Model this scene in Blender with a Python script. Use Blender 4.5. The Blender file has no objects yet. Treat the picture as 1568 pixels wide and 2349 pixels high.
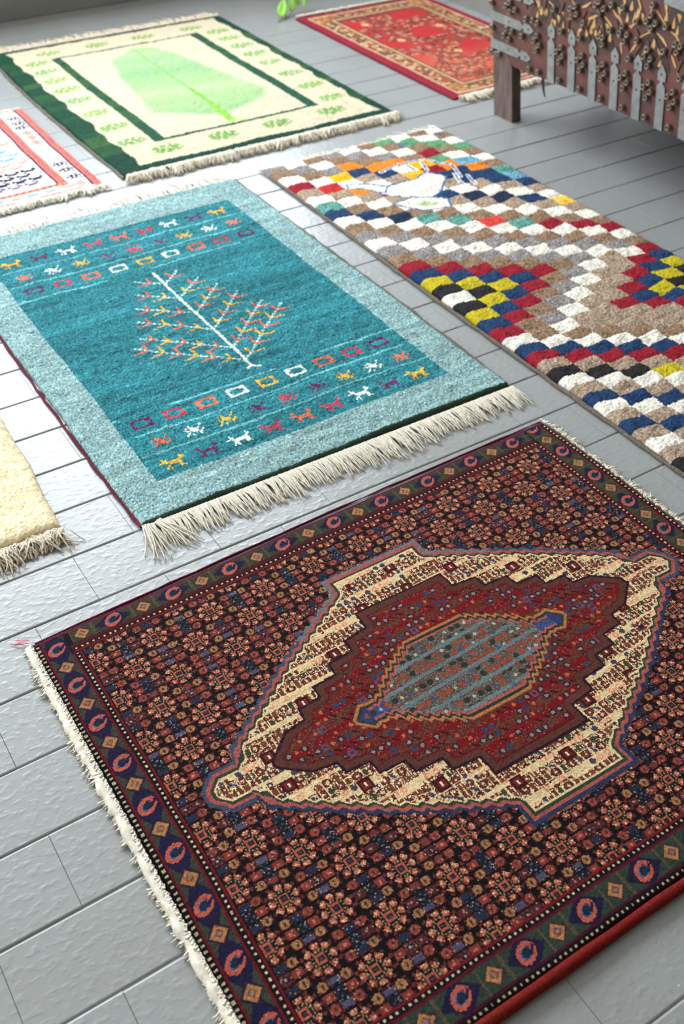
import bpy, math
import numpy as np
from mathutils import Matrix, Vector

C = bpy.context.scene.collection
sc = bpy.context.scene
S = 0.14875            # one floor-tile row in metres; most layouts below are in rows
CAM_Y = -4.782 * S
rng = np.random.default_rng(7)

# ------------------------------------------------------------------ camera
YAW, PITCH, ROLL, FPX = 0.57735, 0.72474, 0.008978, 2340.7
cy, sy, cp, sp = math.cos(YAW), math.sin(YAW), math.cos(PITCH), math.sin(PITCH)
fwd = Vector((cp * sy, cp * cy, -sp)); right = Vector((cy, -sy, 0)); up = right.cross(fwd)
r2 = math.cos(ROLL) * right + math.sin(ROLL) * up
u2 = -math.sin(ROLL) * right + math.cos(ROLL) * up
cam = bpy.data.cameras.new('camera')
cam_ob = bpy.data.objects.new('camera', cam); C.objects.link(cam_ob)
cam_ob.matrix_world = Matrix(((r2.x, u2.x, -fwd.x, 0), (r2.y, u2.y, -fwd.y, CAM_Y),
                              (r2.z, u2.z, -fwd.z, 1.5), (0, 0, 0, 1)))
cam.sensor_fit = 'VERTICAL'; cam.sensor_height = 36.0; cam.sensor_width = 24.0
cam.lens = 36.0 * FPX / 2349.0
cam.clip_start = 0.05
cam.dof.use_dof = True; cam.dof.focus_distance = 1.95; cam.dof.aperture_fstop = 4.0
sc.camera = cam_ob

# ------------------------------------------------------------------ light
sc.view_settings.view_transform = 'Standard'
sc.view_settings.look = 'None'
sc.view_settings.exposure = 0.0
sc.view_settings.gamma = 1.0
sc.view_settings.use_curve_mapping = False
world = bpy.data.worlds.new('World'); sc.world = world
world.use_nodes = True
bg = world.node_tree.nodes['Background']
bg.inputs[0].default_value = (0.80, 0.90, 1.0, 1); bg.inputs[1].default_value = 1.0


def area(name, loc, rot, sx, sy_, energy, col):
    l = bpy.data.lights.new(name, 'AREA'); l.shape = 'RECTANGLE'
    l.size = sx; l.size_y = sy_; l.energy = energy; l.color = col
    o = bpy.data.objects.new(name, l); C.objects.link(o)
    o.location = loc; o.rotation_euler = rot
    return o


BACK_Y, RIGHT_X, LEFT_X, FRONT_Y, CEIL = 30.75 * S, 23.66 * S, -24.0 * S, -26.0 * S, 4.0
WIN_B = (-23 * S, 22 * S, 0.95, 3.75)        # window opening in the back wall: x0, x1, z0, z1
WIN_L = (3 * S, 26 * S, 0.80, 3.0)          # window opening in the left wall: y0, y1, z0, z1
area('daylight_back', ((WIN_B[0] + WIN_B[1]) / 2, BACK_Y + 0.22, (WIN_B[2] + WIN_B[3]) / 2), (math.radians(-90), 0, 0),
     WIN_B[1] - WIN_B[0], WIN_B[3] - WIN_B[2], 610, (0.84, 0.92, 1.0))
area('daylight_left', (LEFT_X - 0.22, (WIN_L[0] + WIN_L[1]) / 2, 1.9), (math.radians(90), 0, math.radians(-90)),
     WIN_L[1] - WIN_L[0], 2.2, 55, (0.95, 0.97, 1.0))


# ------------------------------------------------------------------ helpers
def lin(c):
    c = np.asarray(c, float) / 255.0
    return np.where(c <= 0.04045, c / 12.92, ((c + 0.055) / 1.055) ** 2.4)


def tag(o, label=None, cat=None, group=None, kind=None):
    if label: o['label'] = label
    if cat: o['category'] = cat
    if group: o['group'] = group
    if kind: o['kind'] = kind
    return o


def empty(name, loc):
    o = bpy.data.objects.new(name, None); C.objects.link(o); o.location = loc
    o.empty_display_size = 0.1
    return o


def link(name, me, parent=None, loc=None, keep_world=True):
    o = bpy.data.objects.new(name, me); C.objects.link(o)
    if loc is not None: o.location = loc
    if parent is not None:
        o.parent = parent
        if keep_world:
            o.matrix_parent_inverse = Matrix.Translation(-parent_loc(parent))
    return o


def parent_loc(p):
    v = Vector((0, 0, 0))
    while p is not None:
        v = v + p.location; p = None if p.parent is None else None
    return v


def mesh(name, vs, fs, mat=None, smooth=False):
    me = bpy.data.meshes.new(name)
    me.from_pydata([tuple(v) for v in vs], [], fs)
    if mat: me.materials.append(mat)
    if smooth: me.polygons.foreach_set('use_smooth', [True] * len(me.polygons))
    me.update()
    return me


def material(name, col, rough=0.6, metallic=0.0, spec=0.5):
    m = bpy.data.materials.new(name); m.use_nodes = True
    b = m.node_tree.nodes['Principled BSDF']
    c = lin(col)
    b.inputs['Base Color'].default_value = (c[0], c[1], c[2], 1)
    b.inputs['Roughness'].default_value = rough
    b.inputs['Metallic'].default_value = metallic
    b.inputs['Specular IOR Level'].default_value = spec
    return m


def nodes_of(m):
    return m.node_tree.nodes, m.node_tree.links, m.node_tree.nodes['Principled BSDF']


def noisy(name, c1, c2, scale, rough, bump=0.0, bscale=None, metallic=0.0, stretch=(1, 1, 1), spec=0.5, lo=0.35, hi=0.65):
    m = material(name, c1, rough, metallic, spec)
    n, l, b = nodes_of(m)
    tc = n.new('ShaderNodeTexCoord'); mp = n.new('ShaderNodeMapping'); mp.inputs['Scale'].default_value = stretch
    l.new(tc.outputs['Object'], mp.inputs[0])
    t = n.new('ShaderNodeTexNoise'); t.inputs['Scale'].default_value = scale; t.inputs['Detail'].default_value = 5
    l.new(mp.outputs[0], t.inputs['Vector'])
    r = n.new('ShaderNodeValToRGB')
    a, d = lin(c1), lin(c2)
    r.color_ramp.elements[0].position = lo; r.color_ramp.elements[1].position = hi
    r.color_ramp.elements[0].color = (*a, 1); r.color_ramp.elements[1].color = (*d, 1)
    l.new(t.outputs['Fac'], r.inputs[0]); l.new(r.outputs[0], b.inputs['Base Color'])
    if bump:
        t2 = n.new('ShaderNodeTexNoise'); t2.inputs['Scale'].default_value = bscale or scale; t2.inputs['Detail'].default_value = 4
        l.new(mp.outputs[0], t2.inputs['Vector'])
        bp = n.new('ShaderNodeBump'); bp.inputs['Strength'].default_value = bump; bp.inputs['Distance'].default_value = 0.004
        l.new(t2.outputs['Fac'], bp.inputs['Height']); l.new(bp.outputs[0], b.inputs['Normal'])
    return m


# ------------------------------------------------------------------ materials
def floor_material():
    m = material('grey_floor_paint', (149, 150, 147), 0.31, 0, 0.75)
    n, l, b = nodes_of(m)
    geo = n.new('ShaderNodeNewGeometry')
    # trowelled lumps in the paint
    mp = n.new('ShaderNodeMapping'); mp.inputs['Scale'].default_value = (1.0, 1.45, 1.0)
    mp.inputs['Rotation'].default_value = (0, 0, 0.5)
    l.new(geo.outputs['Position'], mp.inputs[0])
    t1 = n.new('ShaderNodeTexNoise'); t1.inputs['Scale'].default_value = 52; t1.inputs['Detail'].default_value = 2.0
    t1.inputs['Roughness'].default_value = 0.45
    t2 = n.new('ShaderNodeTexNoise'); t2.inputs['Scale'].default_value = 9; t2.inputs['Detail'].default_value = 2
    l.new(mp.outputs[0], t1.inputs['Vector']); l.new(geo.outputs['Position'], t2.inputs['Vector'])
    rp = n.new('ShaderNodeMapRange'); rp.inputs[1].default_value = 0.48; rp.inputs[2].default_value = 0.75
    l.new(t1.outputs['Fac'], rp.inputs[0])
    mul = n.new('ShaderNodeMath'); mul.operation = 'MULTIPLY_ADD'
    l.new(t2.outputs['Fac'], mul.inputs[0]); mul.inputs[1].default_value = 1.2; l.new(rp.outputs[0], mul.inputs[2])
    bp = n.new('ShaderNodeBump'); bp.inputs['Strength'].default_value = 0.30; bp.inputs['Distance'].default_value = 0.0016
    l.new(mul.outputs[0], bp.inputs['Height']); l.new(bp.outputs[0], b.inputs['Normal'])
    # slight blotches, and flecks of pale blue paint
    t3 = n.new('ShaderNodeTexNoise'); t3.inputs['Scale'].default_value = 3.2; t3.inputs['Detail'].default_value = 6
    l.new(geo.outputs['Position'], t3.inputs['Vector'])
    r = n.new('ShaderNodeValToRGB')
    r.color_ramp.elements[0].position = 0.3; r.color_ramp.elements[1].position = 0.7
    r.color_ramp.elements[0].color = (*lin((144, 145, 142)), 1); r.color_ramp.elements[1].color = (*lin((153, 155, 154)), 1)
    l.new(t3.outputs['Fac'], r.inputs[0])
    v = n.new('ShaderNodeTexVoronoi'); v.inputs['Scale'].default_value = 9.0
    l.new(geo.outputs['Position'], v.inputs['Vector'])
    n4 = n.new('ShaderNodeTexNoise'); n4.inputs['Scale'].default_value = 120
    l.new(geo.outputs['Position'], n4.inputs['Vector'])
    ad = n.new('ShaderNodeMath'); ad.operation = 'MULTIPLY_ADD'; ad.inputs[1].default_value = 0.10
    l.new(n4.outputs['Fac'], ad.inputs[0]); l.new(v.outputs['Distance'], ad.inputs[2])
    lt = n.new('ShaderNodeMath'); lt.operation = 'LESS_THAN'; lt.inputs[1].default_value = 0.083
    l.new(ad.outputs[0], lt.inputs[0])
    sepc = n.new('ShaderNodeSeparateColor'); l.new(v.outputs['Color'], sepc.inputs[0])
    gt = n.new('ShaderNodeMath'); gt.operation = 'GREATER_THAN'; gt.inputs[1].default_value = 0.72
    l.new(sepc.outputs[0], gt.inputs[0])
    an = n.new('ShaderNodeMath'); an.operation = 'MULTIPLY'; l.new(lt.outputs[0], an.inputs[0]); l.new(gt.outputs[0], an.inputs[1])
    mx = n.new('ShaderNodeMix'); mx.data_type = 'RGBA'
    l.new(an.outputs[0], mx.inputs[0]); l.new(r.outputs[0], mx.inputs[6]); mx.inputs[7].default_value = (*lin((176, 208, 216)), 1)
    l.new(mx.outputs[2], b.inputs['Base Color'])
    return m


def wool_material(name, sheen=0.0):
    m = material(name, (200, 200, 200), 0.95, 0, 0.12)
    n, l, b = nodes_of(m)
    a = n.new('ShaderNodeAttribute'); a.attribute_name = 'knot_colour'
    geo = n.new('ShaderNodeNewGeometry')
    t = n.new('ShaderNodeTexNoise'); t.inputs['Scale'].default_value = 700; t.inputs['Detail'].default_value = 2
    l.new(geo.outputs['Position'], t.inputs['Vector'])
    mr = n.new('ShaderNodeMapRange'); mr.inputs[3].default_value = 0.72; mr.inputs[4].default_value = 1.28
    l.new(t.outputs['Fac'], mr.inputs[0])
    vm = n.new('ShaderNodeVectorMath'); vm.operation = 'SCALE'
    l.new(a.outputs['Color'], vm.inputs[0]); l.new(mr.outputs[0], vm.inputs['Scale'])
    l.new(vm.outputs[0], b.inputs['Base Color'])
    b.inputs['Sheen Weight'].default_value = sheen
    return m


M_FLOOR = floor_material()
M_GROUT = noisy('grey_grout', (136, 135, 130), (148, 148, 144), 20, 0.4)
M_WALL = noisy('grey_wall_paint', (128, 127, 121), (138, 137, 132), 3, 0.6, 0.15, 60)
M_ROOM = material('pale_wall_paint', (150, 143, 132), 0.8)
M_CEIL = material('ceiling_paint', (190, 184, 174), 0.9)
M_WOOL = wool_material('dyed_wool_pile')
M_COTTON = noisy('white_cotton', (245, 238, 222), (224, 212, 190), 160, 0.9, spec=0.1)
M_ECRU = noisy('ecru_cotton', (246, 238, 222), (226, 212, 188), 160, 0.9, spec=0.1)
M_BEIGE = noisy('beige_cotton', (242, 230, 208), (216, 200, 174), 160, 0.9, spec=0.1)
M_RED_CORD = noisy('red_wool_cord', (128, 34, 26), (92, 22, 20), 220, 0.9, 0.4, 500, spec=0.1)
M_WINE_CORD = noisy('wine_wool_cord', (120, 42, 56), (84, 30, 42), 220, 0.9, 0.4, 500, spec=0.1)
M_GREY_CORD = noisy('grey_wool_cord', (128, 118, 106), (92, 84, 76), 220, 0.9, 0.4, 500, spec=0.1)
M_PINK = noisy('pink_thread', (214, 70, 100), (190, 50, 80), 200, 0.9)
M_WOOD = noisy('carved_red_brown_wood', (106, 58, 47), (76, 48, 47), 9, 0.55, 0.35, 120, stretch=(1, 1, 3))
M_CARVED = noisy('carved_dark_wood', (70, 46, 36), (44, 32, 30), 60, 0.6, 0.5, 140)
M_LEGWOOD = noisy('worn_leg_wood', (112, 92, 84), (84, 66, 58), 14, 0.6, 0.3, 90, stretch=(3, 3, 0.6))
M_IRON = noisy('grey_iron', (158, 160, 160), (138, 140, 140), 40, 0.42, 0.15, 160, metallic=0.55)
M_NAIL = noisy('aged_brass_nail', (140, 128, 112), (108, 100, 90), 90, 0.42, 0.1, 200, metallic=0.6)
M_BRASS = noisy('brass_inlay', (222, 178, 122), (200, 150, 96), 60, 0.35, metallic=0.35)
M_HOLE = material('dark_hole', (28, 24, 22), 0.8)
M_LEATHER = material('black_leather', (16, 16, 24), 0.6)
M_LEAF = noisy('leaf_green', (150, 206, 44), (122, 184, 30), 30, 0.45)
M_STEM = material('stem_green', (120, 140, 70), 0.6)
M_POT = noisy('terracotta', (172, 104, 74), (150, 86, 60), 12, 0.8)
M_SOIL = noisy('potting_soil', (58, 44, 34), (38, 30, 24), 60, 0.95, 0.5)
M_FRAME = material('window_paint', (228, 228, 226), 0.5)


def box_vf(x0, x1, y0, y1, z0, z1, base=0):
    v = [(x0, y0, z0), (x1, y0, z0), (x1, y1, z0), (x0, y1, z0), (x0, y0, z1), (x1, y0, z1), (x1, y1, z1), (x0, y1, z1)]
    f = [(3, 2, 1, 0), (4, 5, 6, 7), (0, 1, 5, 4), (1, 2, 6, 5), (2, 3, 7, 6), (3, 0, 4, 7)]
    return v, [tuple(i + base for i in q) for q in f]


def boxes(name, lst, mat, parent=None):
    V, F = [], []
    for b in lst:
        v, f = box_vf(*b, base=len(V)); V += v; F += f
    return link(name, mesh(name, V, F, mat), parent)


# ------------------------------------------------------------------ room
T = 0.2
wb = boxes('wall_back', [(LEFT_X - T, WIN_B[0], BACK_Y, BACK_Y + T, 0, CEIL), (WIN_B[1], RIGHT_X + T, BACK_Y, BACK_Y + T, 0, CEIL),
                         (WIN_B[0], WIN_B[1], BACK_Y, BACK_Y + T, 0, WIN_B[2]), (WIN_B[0], WIN_B[1], BACK_Y, BACK_Y + T, WIN_B[3], CEIL)], M_WALL)
wl = boxes('wall_left', [(LEFT_X - T, LEFT_X, FRONT_Y, WIN_L[0], 0, CEIL), (LEFT_X - T, LEFT_X, WIN_L[1], BACK_Y, 0, CEIL),
                         (LEFT_X - T, LEFT_X, WIN_L[0], WIN_L[1], 0, WIN_L[2]), (LEFT_X - T, LEFT_X, WIN_L[0], WIN_L[1], WIN_L[3], CEIL)], M_ROOM)
wr = boxes('wall_right', [(RIGHT_X, RIGHT_X + T, FRONT_Y, BACK_Y, 0, CEIL)], M_WALL)
wf = boxes('wall_front', [(LEFT_X - T, RIGHT_X + T, FRONT_Y - T, FRONT_Y, 0, CEIL)], M_ROOM)
ce = boxes('ceiling', [(LEFT_X - T, RIGHT_X + T, FRONT_Y - T, BACK_Y + T, CEIL, CEIL + 0.1)], M_CEIL)
for o, t in ((wb, 'grey painted back wall behind the rugs'), (wl, 'pale painted left wall'), (wr, 'grey painted right wall beside the red rug'),
             (wf, 'pale painted wall facing the back wall'), (ce, 'white ceiling')):
    tag(o, t, kind='structure')


def window(name, lst, label):
    tag(boxes(name, lst, M_FRAME), label, kind='structure')


x0, x1, z0, z1 = WIN_B
fr = [(x0, x1, BACK_Y + .06, BACK_Y + .12, z0, z0 + .06), (x0, x1, BACK_Y + .06, BACK_Y + .12, z1 - .06, z1)]
for k in range(5):
    xx = x0 + (x1 - x0 - .05) * k / 4
    fr.append((xx, xx + .05, BACK_Y + .06, BACK_Y + .12, z0 + .06, z1 - .06))
window('window_1', fr, 'white framed window in the back wall')
y0, y1, z0, z1 = WIN_L
fr = [(LEFT_X - .12, LEFT_X - .06, y0, y1, z0, z0 + .06), (LEFT_X - .12, LEFT_X - .06, y0, y1, z1 - .06, z1)]
for k in range(4):
    yy = y0 + (y1 - y0 - .05) * k / 3
    fr.append((LEFT_X - .12, LEFT_X - .06, yy, yy + .05, z0 + .06, z1 - .06))
window('window_2', fr, 'white framed window in the left wall')

# ------------------------------------------------------------------ floor of painted tiles
GAP_Z = -0.0028
fl = boxes('floor', [(LEFT_X - T, RIGHT_X + T, FRONT_Y - T, BACK_Y + T, -0.12, GAP_Z)], M_GROUT)
tag(fl, 'grey painted floor of long trowelled tiles in running bond', kind='structure')


def tile_vf(lx, ly, ox=0.0, oy=0.0, base=0, dz=0.0):
    """A painted tile, its arrises worn round: wide chamfers along the rows, narrow ones at the butt ends."""
    hx, hy = lx / 2, ly / 2
    bx, by = 0.0004, 0.0034
    rings = [(hx, hy, GAP_Z), (hx, hy, -0.0020 + dz), (hx - bx * .5, hy - by * .45, -0.0006 + dz), (hx - bx, hy - by, dz)]
    v, f = [], []
    for a, b_, z in rings:
        v += [(ox - a, oy - b_, z), (ox + a, oy - b_, z), (ox + a, oy + b_, z), (ox - a, oy + b_, z)]
    for k in range(3):
        for i in range(4):
            j = (i + 1) % 4
            f.append((base + 4 * k + i, base + 4 * k + j, base + 4 * k + 4 + j, base + 4 * k + 4 + i))
    f.append(tuple(base + 12 + i for i in range(4)))
    return v, f


RUG_RECTS = [(3.6, 10.3, 6.15, 15.8), (8.6, 15.8, 17.7, 27.2), (11.3, 16.3, 0.7, 15.8), (1.5, 10.1, -2.1, 4.65),
             (18.3, 22.9, 17.8, 25.7), (1.2, 7.5, 17.6, 22.7), (-3.5, 2.5, 6.8, 15.0)]


def project(x, y, z):
    d = Vector((x, y - CAM_Y, z - 1.5))
    w = d.dot(fwd)
    if w <= 0.05: return None
    return 784 + FPX * d.dot(r2) / w, 1174.5 - FPX * d.dot(u2) / w, w


LX, LY = 1.858 * S - 0.0005, S - 0.0022
near, far = [], []
for row in range(-25, 31):
    off = 0.61 if row % 2 else -0.31
    pitch = 1.859 if row % 2 else 1.866
    for k in range(-14, 14):
        xl = off + pitch * k; xr = xl + pitch
        if xl > 23.6 or xr < -23.9: continue
        if any(a < xl and xr < b and c < row and row + 1 < d for a, b, c, d in RUG_RECTS): continue
        cx_, cy_ = (xl + xr) / 2, row + 0.5
        if cy_ + .5 > 30.75: continue
        seen = False
        for px_ in (xl, cx_, xr):
            for py_ in (row, row + 1):
                q = project(px_ * S, py_ * S, 0)
                if q and -20 < q[0] < 1588 and -20 < q[1] < 2369: seen = True
        dist = math.hypot(cx_ * S, cy_ * S - CAM_Y)
        (near if seen else far).append((dist, cx_, cy_, pitch))
near.sort()
parts, rest = near[:300], near[300:] + far
v, f = tile_vf(LX, LY); tile_me = mesh('tile', v, f, M_FLOOR)
for d, cx_, cy_, pt in parts:
    o = bpy.data.objects.new('tile', tile_me); C.objects.link(o); o.parent = fl
    o.location = (cx_ * S, cy_ * S + rng.normal(0, 0.0004), rng.normal(0, 0.00025))
    o.scale = (pt / 1.858, 1, 1)
    o.rotation_euler = (rng.normal(0, 0.0016), rng.normal(0, 0.0009), rng.normal(0, 0.0008))
V, F = [], []
for d, cx_, cy_, pt in rest:
    v, f = tile_vf(LX * pt / 1.858, LY, cx_ * S, cy_ * S, len(V), rng.normal(0, 0.0003)); V += v; F += f
tag(link('tile_field', mesh('tile_field', V, F, M_FLOOR), fl), kind='stuff')


# ------------------------------------------------------------------ painting rugs, knot by knot
class Canvas:
    """The knots of one rug: coordinates in tile rows, one colour per knot."""

    def __init__(s, x0, x1, y0, y1, nx, ny, col):
        s.x0, s.x1, s.y0, s.y1, s.nx, s.ny = x0, x1, y0, y1, nx, ny
        xs = x0 + (np.arange(nx) + .5) * (x1 - x0) / nx
        ys = y0 + (np.arange(ny) + .5) * (y1 - y0) / ny
        s.X, s.Y = np.meshgrid(xs, ys)
        s.c = np.empty((ny, nx, 3)); s.c[:] = lin(col)
        s.h = np.zeros((ny, nx))
        s.rnd = rng.random((ny, nx))

    def put(s, m, col):
        s.c[m] = lin(col)

    def rect(s, a, b, c, d, col):
        s.put((s.X >= a) & (s.X < b) & (s.Y >= c) & (s.Y < d), col)

    def line(s, p, q, w, col, dash=None):
        (a, b), (c, d) = p, q
        L2 = (c - a) ** 2 + (d - b) ** 2 + 1e-12
        i0, i1, j0, j1 = s.win(min(a, c) - w, max(a, c) + w, min(b, d) - w, max(b, d) + w)
        X, Y = s.X[j0:j1, i0:i1], s.Y[j0:j1, i0:i1]
        t = np.clip(((X - a) * (c - a) + (Y - b) * (d - b)) / L2, 0, 1)
        m = np.hypot(X - a - t * (c - a), Y - b - t * (d - b)) < w / 2
        if dash: m &= (np.floor(t * math.sqrt(L2) / dash) % 2 == 0)
        s.c[j0:j1, i0:i1][m] = lin(col)

    def win(s, a, b, c, d):
        fx = s.nx / (s.x1 - s.x0); fy = s.ny / (s.y1 - s.y0)
        i0 = max(0, int((a - s.x0) * fx) - 1); i1 = min(s.nx, int((b - s.x0) * fx) + 2)
        j0 = max(0, int((c - s.y0) * fy) - 1); j1 = min(s.ny, int((d - s.y0) * fy) + 2)
        return i0, max(i0, i1), j0, max(j0, j1)

    def poly(s, pts, col, chance=None):
        xs = [p[0] for p in pts]; ys = [p[1] for p in pts]
        i0, i1, j0, j1 = s.win(min(xs), max(xs), min(ys), max(ys))
        m = inside(s.X[j0:j1, i0:i1], s.Y[j0:j1, i0:i1], pts)
        if chance is not None: m &= s.rnd[j0:j1, i0:i1] < chance
        s.c[j0:j1, i0:i1][m] = lin(col)

    def sprite(s, x, y, rows, w, h, col, flip=False):
        """A little knotted figure given as text rows, top row first."""
        n, k = len(rows), len(rows[0])
        i0, i1, j0, j1 = s.win(x - w / 2, x + w / 2, y - h / 2, y + h / 2)
        X, Y = s.X[j0:j1, i0:i1], s.Y[j0:j1, i0:i1]
        a = np.floor((X - x + w / 2) / w * k).astype(int); b = np.floor((y + h / 2 - Y) / h * n).astype(int)
        ok = (a >= 0) & (a < k) & (b >= 0) & (b < n)
        if flip: a = k - 1 - a
        g = np.array([[ch == '#' for ch in r] for r in rows])
        m = np.zeros_like(ok); m[ok] = g[b[ok], a[ok]]
        s.c[j0:j1, i0:i1][m] = lin(col)

    def mottle(s, amt, stripe=0.0, streak=1):
        """Hand-dyed wool: every knot a little different, rows of one dye lot."""
        n = 1 + amt * rng.normal(size=(s.ny, s.nx))
        if stripe:
            r = rng.normal(size=s.ny + 8)
            r = np.convolve(r, np.ones(3) / 3, 'same')[:s.ny]
            n += stripe * r[:, None]
            st = rng.normal(size=(s.ny, s.nx // 24 + 2))
            n += stripe * 0.8 * np.repeat(st, 24, axis=1)[:, :s.nx]
        s.c *= np.clip(n, .3, 1.8)[:, :, None]


def inside(X, Y, pts):
    m = np.zeros(X.shape, bool)
    n = len(pts)
    for i in range(n):
        (xa, ya), (xb, yb) = pts[i], pts[(i + 1) % n]
        if ya == yb: continue
        c = ((ya > Y) != (yb > Y)) & (X < (xb - xa) * (Y - ya) / (yb - ya) + xa)
        m ^= c
    return m


def sdist(X, Y, pts):
    """Distance to the outline of a polygon, positive inside."""
    d = np.full(X.shape, 1e9)
    n = len(pts)
    for i in range(n):
        (a, b), (c, e) = pts[i], pts[(i + 1) % n]
        L2 = (c - a) ** 2 + (e - b) ** 2 + 1e-12
        t = np.clip(((X - a) * (c - a) + (Y - b) * (e - b)) / L2, 0, 1)
        d = np.minimum(d, np.hypot(X - a - t * (c - a), Y - b - t * (e - b)))
    return np.where(inside(X, Y, pts), d, -d)


def weave(cv, name, parent, thick, amp, rnd, mat, warp=None, wave=0.0, lump=0.0, jitter=0.3, undul=0.0):
    """Turns a canvas into the pile: one quad per knot, tufts of uneven height, edges rolling down to the floor."""
    nx, ny = cv.nx, cv.ny
    gx = cv.x0 + np.arange(nx + 1) * (cv.x1 - cv.x0) / nx
    gy = cv.y0 + np.arange(ny + 1) * (cv.y1 - cv.y0) / ny
    X, Y = np.meshgrid(gx, gy)
    d = np.minimum(np.minimum(X - cv.x0, cv.x1 - X), np.minimum(Y - cv.y0, cv.y1 - Y)) * S
    prof = np.sqrt(np.clip(1 - (1 - np.clip(d / rnd, 0, 1)) ** 2, 0, 1))
    H = thick * (0.25 + 0.75 * prof)
    n1 = rng.normal(size=X.shape)
    H += amp * np.clip(n1, -2.2, 2.2) * (0.35 + .65 * prof)
    if lump:
        k = rng.normal(size=(ny // 6 + 3, nx // 6 + 3))
        k = np.repeat(np.repeat(k, 6, 0), 6, 1)[:ny + 1, :nx + 1]
        ker = np.ones(7) / 7
        k = np.apply_along_axis(lambda q: np.convolve(q, ker, 'same'), 0, k)
        k = np.apply_along_axis(lambda q: np.convolve(q, ker, 'same'), 1, k)
        H += lump * k * 2.2 * prof
    if undul:
        ph = rng.random(6) * 6.28
        H += undul * (np.sin(X * 1.1 + ph[0] + .6 * np.sin(Y * .7 + ph[1])) + np.sin(Y * 1.5 + ph[2]) + .6 * np.sin((X + Y) * 2.3 + ph[3])) * .5 * prof
    hp = np.zeros_like(X); hp[:ny, :nx] += cv.h; hp[1:, 1:] += cv.h; hp[:ny, 1:] += cv.h; hp[1:, :nx] += cv.h
    H += hp / 4
    H = np.maximum(H, 0.0016)
    cxs, cys = (cv.x1 - cv.x0) / nx, (cv.y1 - cv.y0) / ny
    X = X + cxs * jitter * (rng.random(X.shape) - .5); Y = Y + cys * jitter * (rng.random(X.shape) - .5)
    if wave:
        ph = rng.random(8) * 6.28
        Y = Y + wave * (np.sin(X * 1.7 + ph[0]) + .6 * np.sin(X * 3.9 + ph[1]))
        X = X + wave * (np.sin(Y * 1.5 + ph[2]) + .6 * np.sin(Y * 4.3 + ph[3]))
    if warp: X, Y = warp(X, Y)
    co = np.stack([X * S, Y * S, H], -1).reshape(-1, 3)
    idx = np.arange((nx + 1) * (ny + 1)).reshape(ny + 1, nx + 1)
    q = np.stack([idx[:-1, :-1], idx[:-1, 1:], idx[1:, 1:], idx[1:, :-1]], -1).reshape(-1, 4)
    ring = np.concatenate([idx[0, :-1], idx[:-1, -1], idx[-1, :0:-1], idx[:0:-1, 0]])
    low = co[ring].copy(); low[:, 2] = 0.0006
    base = len(co); m = len(ring)
    co = np.vstack([co, low])
    k = np.arange(m); k2 = (k + 1) % m
    sk = np.stack([base + k, base + k2, ring[k2], ring[k]], -1)
    faces = np.vstack([q, sk])
    fc = cv.c.reshape(-1, 3)
    ci = np.concatenate([np.arange(nx), (np.arange(ny) + 1) * nx - 1, (ny - 1) * nx + np.arange(nx)[::-1], (np.arange(ny)[::-1]) * nx])
    col = np.vstack([fc, fc[ci]])
    me = bpy.data.meshes.new(name)
    me.vertices.add(len(co)); me.vertices.foreach_set('co', co.astype(np.float32).ravel())
    me.loops.add(faces.size); me.loops.foreach_set('vertex_index', faces.astype(np.int32).ravel())
    me.polygons.add(len(faces))
    me.polygons.foreach_set('loop_start', (np.arange(len(faces)) * 4).astype(np.int32))
    me.update(calc_edges=True)
    at = me.attributes.new('knot_colour', 'FLOAT_COLOR', 'FACE')
    at.data.foreach_set('color', np.hstack([np.clip(col, 0, 1), np.ones((len(col), 1))]).astype(np.float32).ravel())
    me.materials.append(mat)
    return link(name, me, parent)


# ------------------------------------------------------------------ fringes
def strand_vf(path, rad, base):
    """Three-sided tapering yarn along a path."""
    V, F = [], []
    n = len(path)
    for i, p in enumerate(path):
        a = path[max(i - 1, 0)]; b = path[min(i + 1, n - 1)]
        t = np.array(b) - np.array(a); t = t / (np.linalg.norm(t) + 1e-9)
        s_ = np.cross(t, (0, 0, 1.0)); ln = np.linalg.norm(s_)
        s_ = s_ / ln if ln > 1e-6 else np.array((1.0, 0, 0))
        u_ = np.cross(s_, t)
        r = rad * (1.0 if i < n - 1 else 0.55)
        for k in range(3):
            ang = 2 * math.pi * k / 3 + .5
            V.append(tuple(np.array(p) + r * (math.cos(ang) * s_ + math.sin(ang) * u_)))
        if i:
            for k in range(3):
                k2 = (k + 1) % 3
                F.append((base + 3 * (i - 1) + k, base + 3 * (i - 1) + k2, base + 3 * i + k2, base + 3 * i + k))
    F.append((base + 3 * (n - 1), base + 3 * (n - 1) + 1, base + 3 * (n - 1) + 2))
    return V, F


def tassel_mesh(name, mat, length, nstr, rad, spread, z_root, arch, curl, seg=5, slant=0.0):
    """A tassel hanging along -Y from its root at the origin."""
    V, F = [], []
    for k in range(nstr):
        L = length * (1 + .18 * rng.normal())
        L = max(L, length * .5)
        x_r = spread * ((k + .5) / nstr - .5) * .8; dx = spread * rng.normal() * .42 + slant * L; ph = rng.random() * 6.28
        path = []
        for i in range(seg + 1):
            t = i / seg
            z = z_root * (1 - t) ** 1.5 + arch * math.sin(math.pi * min(1, t * 1.1)) + rad * 1.2 + abs(rng.normal()) * .0012
            w = curl * math.sin(t * 5 + ph) * t
            path.append((x_r + dx * t + w, -L * t * (1 - curl * 6 * (t > .8) * (t - .8)) + curl * math.cos(t * 6 + ph) * t, max(z, rad * .8)))
        v, f = strand_vf(path, rad, len(V)); V += v; F += f
    return mesh(name, V, F, mat, smooth=True)


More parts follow.
